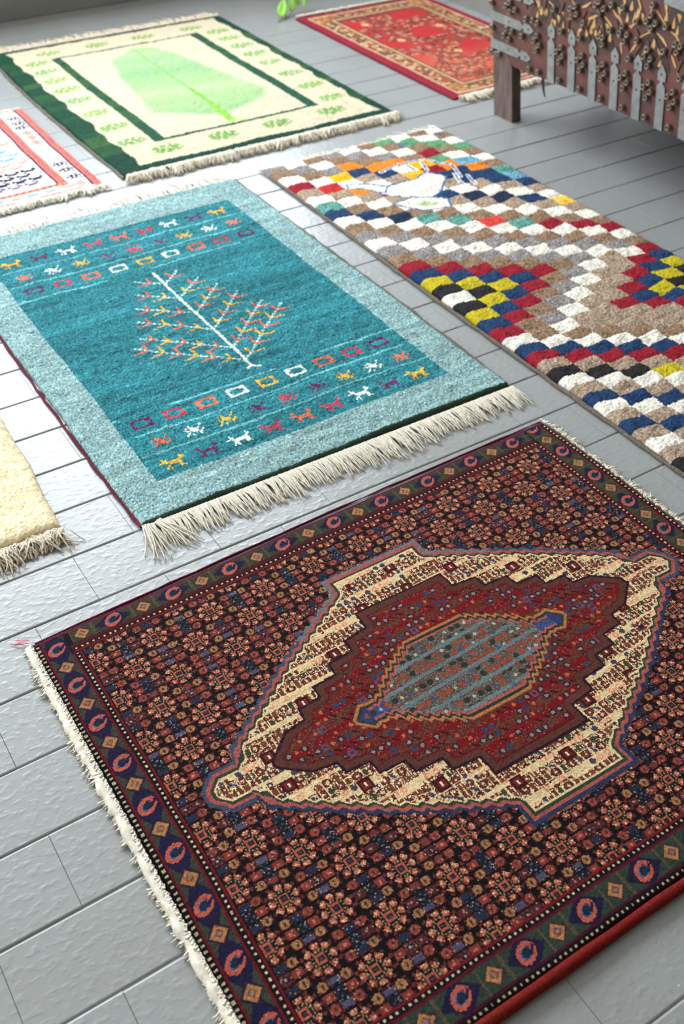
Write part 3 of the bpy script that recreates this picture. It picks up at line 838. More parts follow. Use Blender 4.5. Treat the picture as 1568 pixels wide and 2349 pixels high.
def checker_rug():
    R = rug(13.8, 8.0, 'shaggy chequered runner in white, brown, red, blue and yellow beside the teal rug')
    x0, x1, y0, y1 = 11.18, 16.36, 1.1, 15.98
    cv = Canvas(x0, x1, y0, y1, 236, 680, (200, 190, 170))
    X, Y = cv.X, cv.Y
    rows = np.arange(-16, 30)
    edge = (row_y(rows[:-1]) + row_y(rows[1:])) / 2       # boundary below row k
    ci = np.clip(((X - 11.18) / .518 + .035 * np.sin(Y * 5)).astype(int), 0, 9)
    Yw = Y + .03 * np.sin(X * 3.1 + 1.3) + .02 * np.sin(X * 7.7)
    ri = rows[0] + (edge[None, :] > Yw.reshape(-1, 1)).sum(1).reshape(Y.shape)
    W_, BR, GR, TN = (232, 226, 211), (146, 118, 94), (142, 136, 132), (168, 146, 124)
    RD, BL, YE, BK, NV = (146, 32, 46), (38, 62, 96), (192, 174, 38), (44, 41, 42), (38, 48, 70)
    OR, GN, TL, LB = (226, 132, 44), (96, 150, 106), (108, 160, 146), (120, 170, 196)
    table = {}
    for r in range(-16, 31):
        for c in range(10):
            e = r - c
            d1, d2 = c + abs(r - 4), (9 - c) + abs(r - 9)
            if d1 <= 4: k = [W_, BK, YE, BL, RD][d1]
            elif d2 <= 4: k = [W_, BK, YE, BL, RD][d2]
            elif r <= 9 + c and e < 8 and d1 == 7: k = W_
            elif e <= -3:
                k = {-3: W_, -4: GR, -5: BR, -6: W_, -7: TN, -8: BR, -9: W_, -10: TN, -11: TN, -12: W_, -13: TN, -14: BL, -15: W_, -16: OR, -17: BR, -18: W_, -19: BR, -20: GN, -21: W_}.get(e, (BR, W_)[(r + c) % 2])
            elif e >= 9:
                k = {9: W_, 10: BL, 11: RD, 12: TN, 13: BK, 14: W_, 15: TN, 16: BL, 17: W_, 18: TN, 19: BL, 20: TN, 21: W_, 22: TN, 23: BK, 24: W_, 25: BR, 26: RD}.get(e, (W_, TN)[e % 2])
            elif e == 8: k = BR
            elif d1 == 5 or d2 == 5: k = BR if d1 == 5 else TN
            elif d1 == 6 or d2 == 6: k = GR if d1 == 6 else (BR if d2 % 2 else TN)
            else: k = W_ if d1 == 7 else (GR if d1 == 8 else TN)
            table[(c, r)] = k
    for (c, r), k in {(0, -7): BL, (1, -6): BL, (2, -5): NV, (3, -4): TL, (4, -3): TL, (5, -2): (206, 70, 60), (6, -1): TL, (7, 0): RD, (8, 1): RD, (9, 2): RD, (0, -8): TL,
                      (0, -11): RD, (1, -10): (190, 50, 50), (2, -9): OR, (3, -8): (168, 44, 48), (4, -7): BL, (5, -6): BL, (6, -5): NV, (7, -4): NV, (8, -3): BL, (9, -2): (236, 190, 74),
                      (2, -11): (240, 178, 34), (5, -9): (226, 176, 50), (7, -8): BL, (8, -7): BL, (9, -6): LB, (9, -7): TL, (8, -8): OR, (7, -9): OR, (6, -9): W_,
                      (6, -10): (236, 170, 40), (6, -9): RD, (7, -10): GN, (8, -9): LB, (7, -11): RD, (8, -12): GN, (9, -11): GN, (3, -12): OR, (4, -11): OR,
                      (5, 10): TN, (3, 16): YE, (9, 10): BK, (8, 11): YE, (9, 11): YE, (9, 12): BL, (9, 13): RD}.items():
        table[(c, r)] = k
    for r in range(-16, -11):
        for c in range(0, 7):
            if r - c > -20 and (c, r) not in ((3, -12),): table[(c, r)] = {0: W_, 2: BR, 1: GR}[(r - c) % 3]
    for (c, r), k in table.items():
        cv.put((ci == c) & (ri == r), k)
        m = (ci == c) & (ri == r)
        if k in (BR, GR, TN):
            cv.put(m & (cv.rnd < .3), tuple(int(v * .82) for v in k)); cv.put(m & (cv.rnd > .75), tuple(min(255, int(v * 1.13)) for v in k))
        if k in (TL, LB): cv.put(m & (cv.rnd < .3), (62, 118, 112))
    # two small goats outlined in blue near the far end
    body = [(12.75, 13.35), (13.15, 13.62), (13.9, 13.55), (14.35, 13.75), (14.62, 13.3), (14.1, 12.75), (13.7, 12.55), (13.2, 12.85)]
    cv.poly(body, W_)
    for a, b in zip(body, body[1:] + body[:1]): cv.line(a, b, .045, (72, 104, 158))
    neck = [(12.35, 14.15), (12.75, 13.95), (13.1, 13.6), (12.9, 13.35), (12.55, 13.75), (12.25, 13.9)]
    cv.poly(neck, W_)
    for a, b in zip(neck, neck[1:] + neck[:1]): cv.line(a, b, .04, (72, 104, 158))
    b2 = [(12.7, 12.75), (13.3, 12.85), (13.95, 12.35), (13.75, 11.95), (13.1, 12.15)]
    cv.poly(b2, W_); cv.poly([(13.1, 12.5), (13.5, 12.5), (13.6, 12.2), (13.25, 12.3)], (176, 196, 150))
    for a, b in zip(b2, b2[1:] + b2[:1]): cv.line(a, b, .045, (72, 104, 158))
    for a, b in (((14.0, 14.45), (14.75, 14.35)), ((14.75, 14.35), (15.1, 13.75)), ((15.1, 13.75), (14.9, 13.1)), ((13.4, 14.3), (14.0, 14.45)),
                 ((14.55, 14.2), (14.4, 13.8)), ((15.1, 13.1), (14.95, 12.6)), ((14.85, 13.3), (14.7, 12.75)), ((14.2, 14.3), (14.15, 14.0))):
        cv.line(a, b, .10, W_); cv.line(a, b, .045, (72, 104, 158))
    cv.line((14.75, 15.45), (14.95, 15.35), .09, (72, 104, 158)); cv.line((15.95, 15.5), (16.1, 15.45), .09, (50, 84, 148))
    cv.mottle(.13, .02)
    # cells stand a touch proud of the shears' line between them
    fx = (X - 11.18) / .518; fx = np.abs(fx - np.floor(fx) - .5) * 2
    lo = np.concatenate([[99], edge]); hi = np.concatenate([edge, [-99]])
    k = ri - rows[0]
    a, b = np.where(k == 0, lo[np.clip(k, 0, len(lo) - 1)], lo[np.clip(k, 0, len(lo) - 1)]), hi[np.clip(k, 0, len(hi) - 1)]
    fy = np.minimum(np.abs(a - Yw), np.abs(Yw - b)) * S
    cv.h += -.0014 * np.exp(-fy / .004) - .0006 * (fx ** 8)
    weave(cv, 'pile', R, .021, .0011, .026, M_WOOL, None, wave=.02, lump=.0007, jitter=.6)
    cord('selvedge', R, [(11.15, 1.1), (11.12, 5), (11.10, 9), (11.17, 13), (11.2, 15.9)], .0055, M_GREY_CORD, .001)
    cord('selvedge', R, [(16.38, 1.1), (16.36, 8), (16.36, 15.9)], .0055, M_GREY_CORD, .001)
    tt = [tassel_mesh('tassel', M_COTTON, .028, 5, .0016, .016, .012, .004, .003, 4) for _ in range(6)]
    fringe(R, tt, (11.2, 15.93), (16.34, 15.95), 64, UP_, rot=.3, scale=.3)


# ================================================================== 4. green rug with a big leaf
def green_rug():
    R = rug(12.3, 22.4, 'cream rug with a dark green border and one big pale green leaf shape')
    x0, x1, y0, y1 = 8.18, 16.02, 17.36, 27.38
    CR = (204, 190, 162)
    cv = Canvas(x0, x1, y0, y1, 320, 410, CR)
    X, Y = cv.X, cv.Y
    wv = .035 * np.sin(Y * 3.1) + .03 * np.sin(Y * 7.3 + 1)
    dg = (X < 8.72 + wv + (22 - Y) * .012) | (X > 15.68 - wv) | (Y < 17.68 + .04 * np.sin(X * 2.2)) | (Y > 27.2)
    g1, g2, g3 = (38, 76, 52), (66, 98, 54), (92, 108, 60)
    st = np.repeat(rng.random((cv.ny // 13 + 2, cv.nx // 90 + 2)), 13, 0)[:cv.ny]; st = np.repeat(st, 90, 1)[:, :cv.nx]
    cv.put(dg, (30, 66, 50)); cv.put(dg & (st + .25 * cv.rnd > .62), g1); cv.put(dg & (st + .25 * cv.rnd > .92), (50, 84, 50)); cv.put(dg & (st + .25 * cv.rnd > 1.08), (64, 90, 52))
    cv.put(dg & (Y < 18.6), (28, 62, 50))
    fr = ((X > 9.70) & (X < 14.55) & (Y > 18.82) & (Y < 26.12)) & ~((X > 10.02 - (Y - 19) * .008) & (X < 14.26) & (Y > 18.95) & (Y < 26.0))
    cv.put(fr, (52, 88, 58)); cv.put(fr & (st > .5), (40, 78, 58))
    # the leaf, its edges soft like a dye wash
    leaf = [(12.18, 25.85), (12.7, 25.72), (13.2, 24.9), (13.62, 22.6), (14.02, 20.7), (13.75, 20.2), (12.83, 19.77), (12.3, 19.62), (11.97, 19.55), (10.38, 20.62), (10.8, 23.6), (11.12, 25.1)]
    D = sdist(X, Y, leaf); n = .09 * (cv.rnd - .5)
    lf = D + n > .03
    base = np.array(lin((146, 178, 122))); lite = np.array(lin((170, 190, 142))); blue = np.array(lin((130, 172, 132)))
    f = np.clip((np.sin(Y * 2.1 + .5 * np.sin(X)) + np.sin(Y * 5.3 + X) * .6 + 1.4) / 3, 0, 1)[:, :, None]
    g = np.clip(np.sin(Y * 1.3 + 2) * .5 + .3, 0, 1)[:, :, None]
    col = base * (1 - f) + lite * f; col = col * (1 - .5 * g) + blue * .5 * g
    cv.c[lf] = col[lf]
    cv.put(lf & (D < .14) & (np.abs(((Y + X * .4) * 7) % 1 - .5) < .2), (196, 216, 172))
    cv.line((12.18, 25.75), (12.16, 21.5), .06, (130, 174, 96)); cv.line((12.16, 21.8), (12.13, 20.2), .13, (124, 176, 76)); cv.line((12.13, 20.3), (12.06, 19.1), .22, (134, 182, 74))
    cv.line((12.06, 19.1), (11.5, 18.98), .05, (196, 216, 160)); cv.line((12.06, 19.1), (12.4, 19.0), .1, (170, 206, 120))
    # sprigs in the border
    SPR = ['...#.##..#....', '.##.###.##.##.', '###.##.###.###', '.####.#.####..', '##.##.##.##.##', '.###.####.##..', '..#..##..#....']
    gA, gB, gC = (130, 162, 90), (142, 168, 104), (128, 160, 106)
    for q, y in enumerate((25.92, 25.14, 24.33, 23.47, 22.56, 21.44, 20.29, 19.19)):
        cv.sprite(9.2, y, SPR, .78, .46, (gA, gC, gB)[q % 3]); cv.sprite(15.17, y, SPR, .78, .46, (gA, gB, gC)[q % 3])
        for _ in range(12): cv.sprite(9.2 + rng.uniform(-.3, .3), y + rng.uniform(-.15, .15), ['#'], .06, .05, (118, 160, 84)); cv.sprite(15.17 + rng.uniform(-.3, .3), y + rng.uniform(-.15, .15), ['#'], .06, .05, (118, 160, 84))
    for q, x in enumerate((9.8, 11.38, 12.95, 14.6)):
        cv.sprite(x, 18.32, SPR, .82, .50, (118, 156, 80)); cv.sprite(x, 26.62, SPR, .76, .42, gA)
        for _ in range(14): cv.sprite(x + rng.uniform(-.3, .3), 18.32 + rng.uniform(-.15, .15), ['#'], .07, .05, (92, 146, 78))
    cv.mottle(.07, .025)
    cv.h += np.where(dg, .001, 0)
    weave(cv, 'pile', R, .016, .0011, .018, M_WOOL, lambda X, Y: (X + .16 * np.clip((Y - 17.5) / 9.8, 0, 1) ** 2 * np.where(X < 12, (12 - X) / 3.8, 0) + .12 * np.clip(1 - (Y - 17.4) / 6, 0, 1) * np.where(X < 12, (12 - X) / 3.8, 0), Y), wave=.012, lump=.0005, jitter=.5)
    cord('selvedge', R, [(8.26, 17.4), (8.20, 20), (8.17, 23), (8.22, 25), (8.33, 27.3)], .005, M_GREY_CORD, .001)
    tb = [tassel_mesh('tassel', M_ECRU, .044, 18, .0017, .018, .014, .012, .006, 4) for _ in range(8)]
    fringe(R, tb, (8.36, 17.36), (16.02, 17.36), 108, DOWN, rot=.35, scale=.18)
    tt = [tassel_mesh('tassel', M_BEIGE, .085, 6, .0024, .016, .012, .012, .006, 5) for _ in range(8)]
    fringe(R, tt, (8.40, 27.38), (15.95, 27.38), 110, UP_, rot=.3, scale=.2)


# ================================================================== 5. red rug at the back
def red_rug():
    R = rug(20.6, 21.8, 'red and orange rug with brown floral scrolls partly behind the chest')
    x0, x1, y0, y1 = 18.04, 23.2, 17.42, 25.95
    cv = Canvas(x0, x1, y0, y1, 250, 400, (196, 48, 52))
    X, Y = cv.X, cv.Y
    d = np.minimum(X - x0, x1 - X); dy_ = np.minimum(Y - y0, y1 - Y); e = np.minimum(d, dy_ + .05)
    mixf = np.clip((21.4 - Y) / 2.2 + .25 * np.sin(X * 2), 0, 1)[:, :, None]
    cv.c[:] = np.array(lin((178, 52, 52))) * (1 - mixf) + np.array(lin((200, 100, 78))) * mixf
    q = .14
    ia, ja = np.round(X / q).astype(int), np.round(Y / q).astype(int)
    hsh = lambda a, b, k: ((a * 73856093) ^ (b * 19349663) ^ (k * 83492791)) % 97 / 97.0
    cl = np.sin(X * 2.9 + np.sin(Y * 1.7) * 1.4) + np.sin(Y * 3.3 + np.sin(X * 2.3) * 1.2)
    h = hsh(ia, ja, 2)
    fx, fy = X - ia * q, Y - ja * q
    fl_ = (cl > -.6) & (np.hypot(fx, fy) < .066)
    cv.put(fl_ & (h < .35), (124, 72, 56)); cv.put(fl_ & (h >= .35) & (h < .5), (70, 50, 54)); cv.put(fl_ & (h >= .5) & (h < .68), (184, 140, 108)); cv.put(fl_ & (h >= .68) & (h < .78), (150, 126, 110))
    cv.put((np.abs(np.sin(X * 7 + 2 * np.sin(Y * 5))) < .22) & (cl > -.7) & (cv.rnd < .7), (132, 84, 62))
    for x, y in ((19.6, 24.2), (20.6, 20.6), (21.6, 22.9), (19.7, 22.3)): cv.sprite(x, y, ['.##.', '####', '####', '.##.'], .26, .3, (216, 168, 120))
    # a dark medallion band across both ends
    cv.put((np.abs(Y - 25.05) < .25) & (X > 18.9) & (X < 22.3) & (cv.rnd < .5), (120, 62, 58)); cv.put((np.abs(Y - 18.75) < .2) & (X > 19) & (X < 22.2) & (cv.rnd < .5), (120, 66, 54))
    # border
    cv.put(e < .86, (132, 98, 74))
    hb = hsh(ia, ja, 9)
    m = (e < .80) & (e > .36) & (np.hypot(fx, fy) < .06)
    cv.put(m & (hb < .3), (182, 138, 90)); cv.put(m & (hb > .3) & (hb < .55), (176, 70, 52)); cv.put(m & (hb > .55) & (hb < .8), (84, 68, 60)); cv.put(m & (hb > .8), (214, 184, 140))
    cv.put((e < .92) & (e > .86), (206, 176, 136)); cv.put((e < 1.0) & (e > .92), (112, 62, 50)); cv.put((e < .36) & (e > .28), (196, 170, 136)); cv.put((e < .28), (146, 38, 52))
    cv.put((d < .9) & (dy_ < .9) & (e > .36) & (e < .8) & (cv.rnd < .35), (206, 134, 74))
    cv.mottle(.10, .03)
    weave(cv, 'pile', R, .009, .0007, .01, M_WOOL, None, wave=.008, jitter=.4)
    cord('selvedge', R, [(18.02, 17.45), (18.01, 21), (18.06, 25.95)], .0045, M_WINE_CORD, .0004)
    tb = [tassel_mesh('tassel', M_COTTON, .040, 8, .003, .022, .010, .009, .004, 4) for _ in range(6)]
    fringe(R, tb, (18.15, 17.42), (23.1, 17.42), 62, DOWN, rot=.35, scale=.2)
    tt = [tassel_mesh('tassel', M_BEIGE, .034, 6, .0028, .02, .009, .006, .004, 4) for _ in range(6)]
    fringe(R, tt, (18.1, 25.95), (23.1, 25.95), 58, UP_, rot=.3, scale=.2)


# ================================================================== 6. white rug with salmon bands, left edge
def salmon_rug():
    R = rug(4.3, 20.0, 'white rug with salmon bands and small navy figures at the left edge')
    x0, x1, y0, y1 = 1.0, 7.72, 17.25, 22.88
    W_ = (216, 208, 199)
    cv = Canvas(x0, x1, y0, y1, 270, 230, W_)
    X, Y = cv.X, cv.Y
    SA, NV, LB, PK, RD = (206, 112, 98), (38, 34, 70), (98, 156, 194), (212, 142, 128), (190, 70, 80)
    def vb(a, b, lo, hi):
        m = (X > a) & (X < b) & (Y > lo) & (Y < hi)
        cv.put(m, SA); cv.put(m & (cv.rnd < .4) & (np.abs(X - (a + b) / 2) < (b - a) * .3), (160, 76, 88))
    for sgn in (0, 1):
        mir = (lambda x: x) if not sgn else (lambda x: x0 + x1 - x)
        a, b = sorted((mir(7.53), mir(7.72))); vb(a, b, 17.3, 22.88)
        a, b = sorted((mir(7.47), mir(7.53))); cv.rect(a, b, 17.4, 22.86, NV)
        a, b = sorted((mir(6.83), mir(7.02))); vb(a, b, 17.7, 22.5)
        a, b = sorted((mir(6.77), mir(6.83))); cv.rect(a, b, 17.85, 22.4, NV)
    F1 = ['.#...#.', '..###..', '###.###', '#.#.#.#', '..###..', '.#...##']
    F2 = ['.##.', '####', '.##.']
    for y, c, k in ((22.26, NV, F1), (21.91, NV, F1), (21.57, NV, F1), (21.16, (226, 140, 128), F2), (20.83, PK, F2), (20.46, PK, F2), (20.03, (226, 220, 190), F2), (19.5, (232, 214, 196), F2),
                    (18.9, NV, F1), (18.51, NV, F1), (18.05, NV, F1), (17.62, (228, 160, 146), F2)):
        cv.sprite(7.27, y, k, .34, .30, c)
    # field figures: rows of little linked hooks
    H = ['#..#', '####', '.##.', '#...']
    for r_, (y, c) in enumerate(((22.1, NV), (21.6, (232, 140, 128)), (21.3, PK), (20.75, PK), (20.3, LB), (20.0, (110, 170, 206)), (19.75, LB), (19.45, PK), (19.2, PK), (18.9, NV), (18.65, NV), (18.4, NV), (18.15, (110, 96, 130)))):
        for k in range(13):
            x = 1.9 + k * .40 + (.2 if r_ % 2 else 0)
            if x < 6.7: cv.sprite(x, y, H, .36, .25, c)
    cv.rect(1.9, 7.0, 17.72, 17.86, (232, 130, 104)); cv.put((np.abs(Y - 17.8) < .04) & (X > 1.9) & (X < 6.9) & (((X / .16) % 1) < .4), (70, 50, 90))
    for k in range(14): cv.sprite(1.5 + k * .42, 17.56, H, .28, .18, (LB, PK, (100, 160, 206))[k % 3])
    cv.put((np.abs(Y - 17.37) < .03) & (X < 7.4) & (np.sin(X * 4) > -.5), RD)
    cv.rect(x0, 7.5, 22.70, 22.76, NV)
    cv.mottle(.07, .015)
    weave(cv, 'pile', R, .010, .0008, .010, M_WOOL, None, wave=.012, jitter=.4)
    tb = [tassel_mesh('tassel', M_ECRU, .030, 7, .0024, .02, .009, .006, .004, 4) for _ in range(6)]
    fringe(R, tb, (1.0, 17.25), (7.72, 17.25), 84, DOWN, rot=.35, scale=.2)
    tt = [tassel_mesh('tassel', M_COTTON, .022, 5, .002, .02, .006, .004, .003, 4) for _ in range(4)]
    fringe(R, tt, (1.0, 22.9), (7.7, 22.9), 60, UP_, rot=.3, scale=.2)


# ================================================================== 7. plain cream rug, left edge
def cream_rug():
    R = rug(-.8, 11.0, 'plain cream shaggy rug with a curly beige fringe at the left edge')
    x0, x1, y0, y1 = -4.2, 2.68, 6.56, 15.3
    cv = Canvas(x0, x1, y0, y1, 280, 370, (242, 227, 190))
    X, Y = cv.X, cv.Y
    cv.put(cv.rnd < .3, (226, 200, 150)); cv.put(cv.rnd > .8, (240, 222, 182))
    st = rng.normal(size=(cv.ny // 5 + 2, cv.nx // 40 + 2)); st = np.repeat(np.repeat(st, 5, 0), 40, 1)[:cv.ny, :cv.nx]
    cv.c *= (1 + .05 * st)[:, :, None]
    cv.mottle(.05, .03)
    weave(cv, 'pile', R, .024, .0008, .024, M_WOOL, lambda X, Y: (X - .14 * np.clip((8.2 - Y) / 1.6, 0, 1), Y), wave=.012, lump=.0003, jitter=.6, undul=.0012)
    tb = [tassel_mesh('tassel', M_BEIGE, .042, 7, .0020, .026, .012, .009, .008, 7) for _ in range(9)]
    fringe(R, tb, (-4.2, 6.55), (2.56, 6.55), 130, DOWN, rot=.3, scale=.15)


# ================================================================== 8. iron-bound chest
FT, FG, FW = .034, .1461, .0105


def face(u, h, d=0.0):
    """A point on the chest front: u rows from its far end, h rows above the floor, d rows proud of the boards."""
    return Vector(((18.30 + math.sin(FW) * u - FT * h - d) * S, (16.06 - math.cos(FW) * u + FG * h) * S, h * S))


def fprism(name, outline, d0, d1, mat, parent, bevel=0.0):
    """Outline in (u, h) given thickness from d0 to d1."""
    n = len(outline)
    cu = sum(p[0] for p in outline) / n; ch = sum(p[1] for p in outline) / n
    V = [face(u, h, d0) for u, h in outline] + [face(u, h, d1 - bevel) for u, h in outline]
    if bevel:
        V += [face(u + (cu - u) * .12, h + (ch - h) * .04 if len(outline) > 6 else h + (ch - h) * .12, d1) for u, h in outline]
    k = 3 if bevel else 2
    F = [tuple(range((k - 1) * n, k * n)), tuple(reversed(range(n)))]
    for r_ in range(k - 1):
        for i in range(n):
            j = (i + 1) % n
            F.append((r_ * n + i, r_ * n + j, (r_ + 1) * n + j, (r_ + 1) * n + i))
    me = mesh(name, V, F, mat)
    o = link(name, me, parent)
    return o


def fix_normals(o):
    import bmesh
    b = bmesh.new(); b.from_mesh(o.data); bmesh.ops.recalc_face_normals(b, faces=b.faces); b.to_mesh(o.data); b.free()


def chest():
    R = tag(empty('chest', tuple(face(0, 0))), 'dark wooden chest with grey iron straps, nail clusters and brass inlay', 'chest')
    made = []
    L, TOP, BOT, DEP = 9.6, 5.6, 1.42, 3.9
    P = lambda *a, **k: made.append(fprism(*a, **k)) or made[-1]
    # front boards: the lower edge dips from the leg to the middle
    low = [(.46, 1.66), (.60, 1.50), (.80, 1.40), (1.2, 1.38), (2.0, 1.42), (2.8, 1.44), (4.3, 1.42), (5.6, 1.41), (7.0, 1.44), (8.4, 1.40), (9.0, 1.5), (9.15, 1.66)]
    P('front_panel', [(0, 1.62)] + low + [(L, 1.62), (L, TOP), (0, TOP)], -.16, 0, M_WOOD, R)
    # legs: the two front ones flush with the boards
    for name, ua, ub in (('leg', 0.0, .73), ('leg', L - .73, L)):
        P(name, [(ua, 0), (ua + .03, -.0), (ub, 0), (ub, 1.35), (ub - .10, 1.62), (ua, 1.62)], -.30, -.004, M_LEGWOOD, R)
        P(name, [(ua, 0), (ub, 0), (ub, 1.62), (ua, 1.62)], -DEP, -DEP + .30, M_LEGWOOD, R)
    P('side_panel', [(.0, 1.5), (.14, 1.5), (.14, TOP), (.0, TOP)], -DEP, -.16, M_WOOD, R)
    P('side_panel', [(L - .14, 1.5), (L, 1.5), (L, TOP), (L - .14, TOP)], -DEP, -.16, M_WOOD, R)
    P('back_panel', [(.14, 1.5), (L - .14, 1.5), (L - .14, TOP), (.14, TOP)], -DEP, -DEP + .14, M_WOOD, R)
    P('bottom_panel', [(.14, 1.62), (L - .14, 1.62), (L - .14, 1.74), (.14, 1.74)], -DEP + .14, -.16, M_WOOD, R)
    P('lid', [(-.1, TOP), (L + .1, TOP), (L + .1, TOP + .25), (-.1, TOP + .25)], -DEP - .05, .1, M_WOOD, R)

    # iron straps with spear-head ends
    def strap(c, lo, hi, tilt=0.0):
        w = .118
        pts = [(-w, lo), (w, lo), (w, hi - .45), (w * .35, hi - .38), (w * .35, hi - .33), (w * .95, hi - .34), (w * 1.0, hi - .16), (0, hi), (-w * 1.0, hi - .16), (-w * .95, hi - .34), (-w * .35, hi - .33), (-w * .35, hi - .38), (-w, hi - .45)]
        o = P('strap', [(c + a + tilt * (b - lo), b) for a, b in pts], 0, .035, M_IRON, R)
        for q in (hi - .2, (lo + hi) / 2 - .05):
            made.append(fprism('nail_hole', [(c + .022 * math.cos(t), q + .03 * math.sin(t)) for t in np.arange(6) * math.pi / 3], .02, .038, M_HOLE, o))
    for i in range(10):
        strap(2.22 + .7076 * i, 1.41, 2.77 + .02 * math.sin(i * 2))

    def hstrap(hc, u1):
        w = .105
        lo, hi = -.04, u1
        pts = [(-w, lo), (-w, hi - .50), (-w * .35, hi - .44), (-w * .35, hi - .38), (-w * .95, hi - .39), (-w, hi - .16), (0, hi), (w, hi - .16), (w * .95, hi - .39), (w * .35, hi - .38), (w * .35, hi - .44), (w, hi - .50), (w, lo)]
        o = P('strap', [(b, hc + a) for a, b in pts], 0, .035, M_IRON, R)
        for q in (u1 - .2, u1 * .42):
            made.append(fprism('nail_hole', [(q + .022 * math.cos(t), hc + .03 * math.sin(t)) for t in np.arange(6) * math.pi / 3], .02, .038, M_HOLE, o))
    hstrap(2.41, 1.60); hstrap(1.76, 1.50); hstrap(3.06, 1.60); hstrap(3.75, 1.6)

    # ring-headed nails
    def lathe(prof, n=9):
        V, F = [], []
        for r_, d in prof:
            for k in range(n):
                t = 2 * math.pi * k / n; V.append((-d * S, r_ * math.cos(t) * S, r_ * math.sin(t) * S))
        for a in range(len(prof) - 1):
            for k in range(n):
                k2 = (k + 1) % n; F.append((a * n + k, a * n + k2, (a + 1) * n + k2, (a + 1) * n + k))
        F.append(tuple(range((len(prof) - 1) * n, len(prof) * n)))
        return mesh('nail', V, F, M_NAIL, smooth=False)
    nail = lathe([(.064, 0), (.076, .05), (.072, .09), (.056, .115), (.028, .11), (.022, .07)])
    pos = [(0.04, 2.71), (0.05, 2.15), (0.03, 1.57), (.6, 2.76), (.74, 2.86), (.94, 2.74), (.75, 2.66), (.62, 2.24), (.51, 2.06), (.81, 2.23), (.70, 2.02), (1.18, 2.21), (1.34, 2.63), (1.58, 2.66), (1.76, 2.64),
           (1.75, 2.36), (1.65, 2.22), (1.82, 2.16), (1.72, 2.02), (1.46, 1.53), (1.79, 1.55), (.30, 1.58), (.18, 1.55)]
    for i in range(9):
        c = 2.57 + .7076 * i
        pos += [(c + .03, 2.31), (c - .11, 2.18), (c + .09, 2.13), (c - .02, 1.98), (c - .03, 1.56)]
    pos += [(2.33, 3.07), (2.59, 2.66), (3.22, 2.67), (3.33, 3.01), (3.82, 3.32), (4.18, 3.07), (3.97, 2.72), (2.9, 3.21), (3.05, 3.29), (3.1, 3.14), (2.94, 3.05), (3.7, 3.47), (3.82, 3.56), (3.97, 3.45),
            (4.55, 3.6), (4.96, 3.42), (4.56, 3.24), (4.49, 3.08), (4.71, 3.1), (4.63, 2.94), (5.0, 3.06), (5.4, 3.84), (5.37, 3.64), (5.26, 3.5), (5.51, 3.51), (5.39, 3.39), (5.8, 3.52), (5.79, 3.03),
            (4.79, 2.63), (5.34, 2.96), (5.44, 2.79), (5.24, 2.79), (5.37, 2.63), (6.16, 3.11), (4.2, 3.58), (3.97, 2.86), (3.86, 2.86), (6.1, 3.25), (6.25, 3.25), (6.3, 2.63), (6.5, 3.05), (6.8, 2.9), (6.9, 3.3)]
    for u, h in pos:
        o = bpy.data.objects.new('nail', nail); C.objects.link(o); o.parent = R
        o.location = face(u, h, 0) - R.location; o.rotation_euler = (rng.uniform(0, .6), 0, 0)

    # brass inlay: arched strips and small leaves
    def strip(pts, w):
        n = len(pts); up_, dn = [], []
        for i, (u, h) in enumerate(pts):
            a, b = pts[max(0, i - 1)], pts[min(n - 1, i + 1)]
            tx, ty = b[0] - a[0], b[1] - a[1]; l_ = math.hypot(tx, ty); nx_, ny_ = -ty / l_ * w / 2, tx / l_ * w / 2
            k = .5 if i in (0, n - 1) else 1
            up_.append((u + nx_ * k, h + ny_ * k)); dn.append((u - nx_ * k, h - ny_ * k))
        P('inlay_strip', dn + up_[::-1], 0, .014, M_BRASS, R)
    arcs = [[(3.47, 3.08), (3.40, 2.98), (3.3, 2.93)], [(5.12, 3.17), (4.97, 3.08), (4.95, 2.98)], [(1.6, 3.2), (1.72, 3.05), (1.78, 2.9)], [(3.55, 3.75), (3.75, 3.62), (3.85, 3.5)], [(4.9, 3.9), (5.0, 3.7), (4.95, 3.5)], [(2.4, 3.9), (2.55, 3.7), (2.75, 3.55)], [(3.2, 3.95), (3.0, 3.85), (2.85, 3.7)],
            [(2.5, 3.08), (2.63, 3.01), (2.75, 2.9), (2.81, 2.69)], [(3.74, 3.27), (3.58, 3.18), (3.46, 3.12), (3.45, 3.05)], [(3.28, 2.94), (3.2, 2.84), (3.13, 2.78), (3.10, 2.67)], [(3.95, 3.28), (4.08, 3.2), (4.19, 3.13)],
            [(3.21, 3.30), (3.34, 3.36), (3.5, 3.47)], [(2.1, 3.18), (2.27, 3.12)], [(2.87, 3.37), (2.97, 3.32)], [(4.19, 3.47), (4.32, 3.37), (4.39, 3.36), (4.48, 3.28)], [(5.36, 3.32), (5.1, 3.16)],
            [(5.51, 3.33), (5.69, 3.24), (5.82, 3.13)], [(4.97, 3.0), (4.87, 2.87), (4.77, 2.75)], [(5.47, 3.75), (5.71, 3.55)], [(5.89, 3.44), (6.05, 3.4), (6.17, 3.28)], [(5.34, 3.77), (5.26, 3.6)], [(4.7, 3.28), (4.75, 3.25), (4.87, 3.36)],
            [(4.36, 3.02), (4.47, 2.86), (4.53, 2.67)], [(5.92, 3.05), (6.03, 2.91), (6.19, 2.67)], [(6.4, 3.3), (6.6, 3.2), (6.75, 3.0)], [(6.3, 3.75), (6.6, 3.6), (6.8, 3.4)], [(7.3, 3.3), (7.1, 3.2), (6.95, 3.0)]]
    for a in arcs: strip(a, .060)
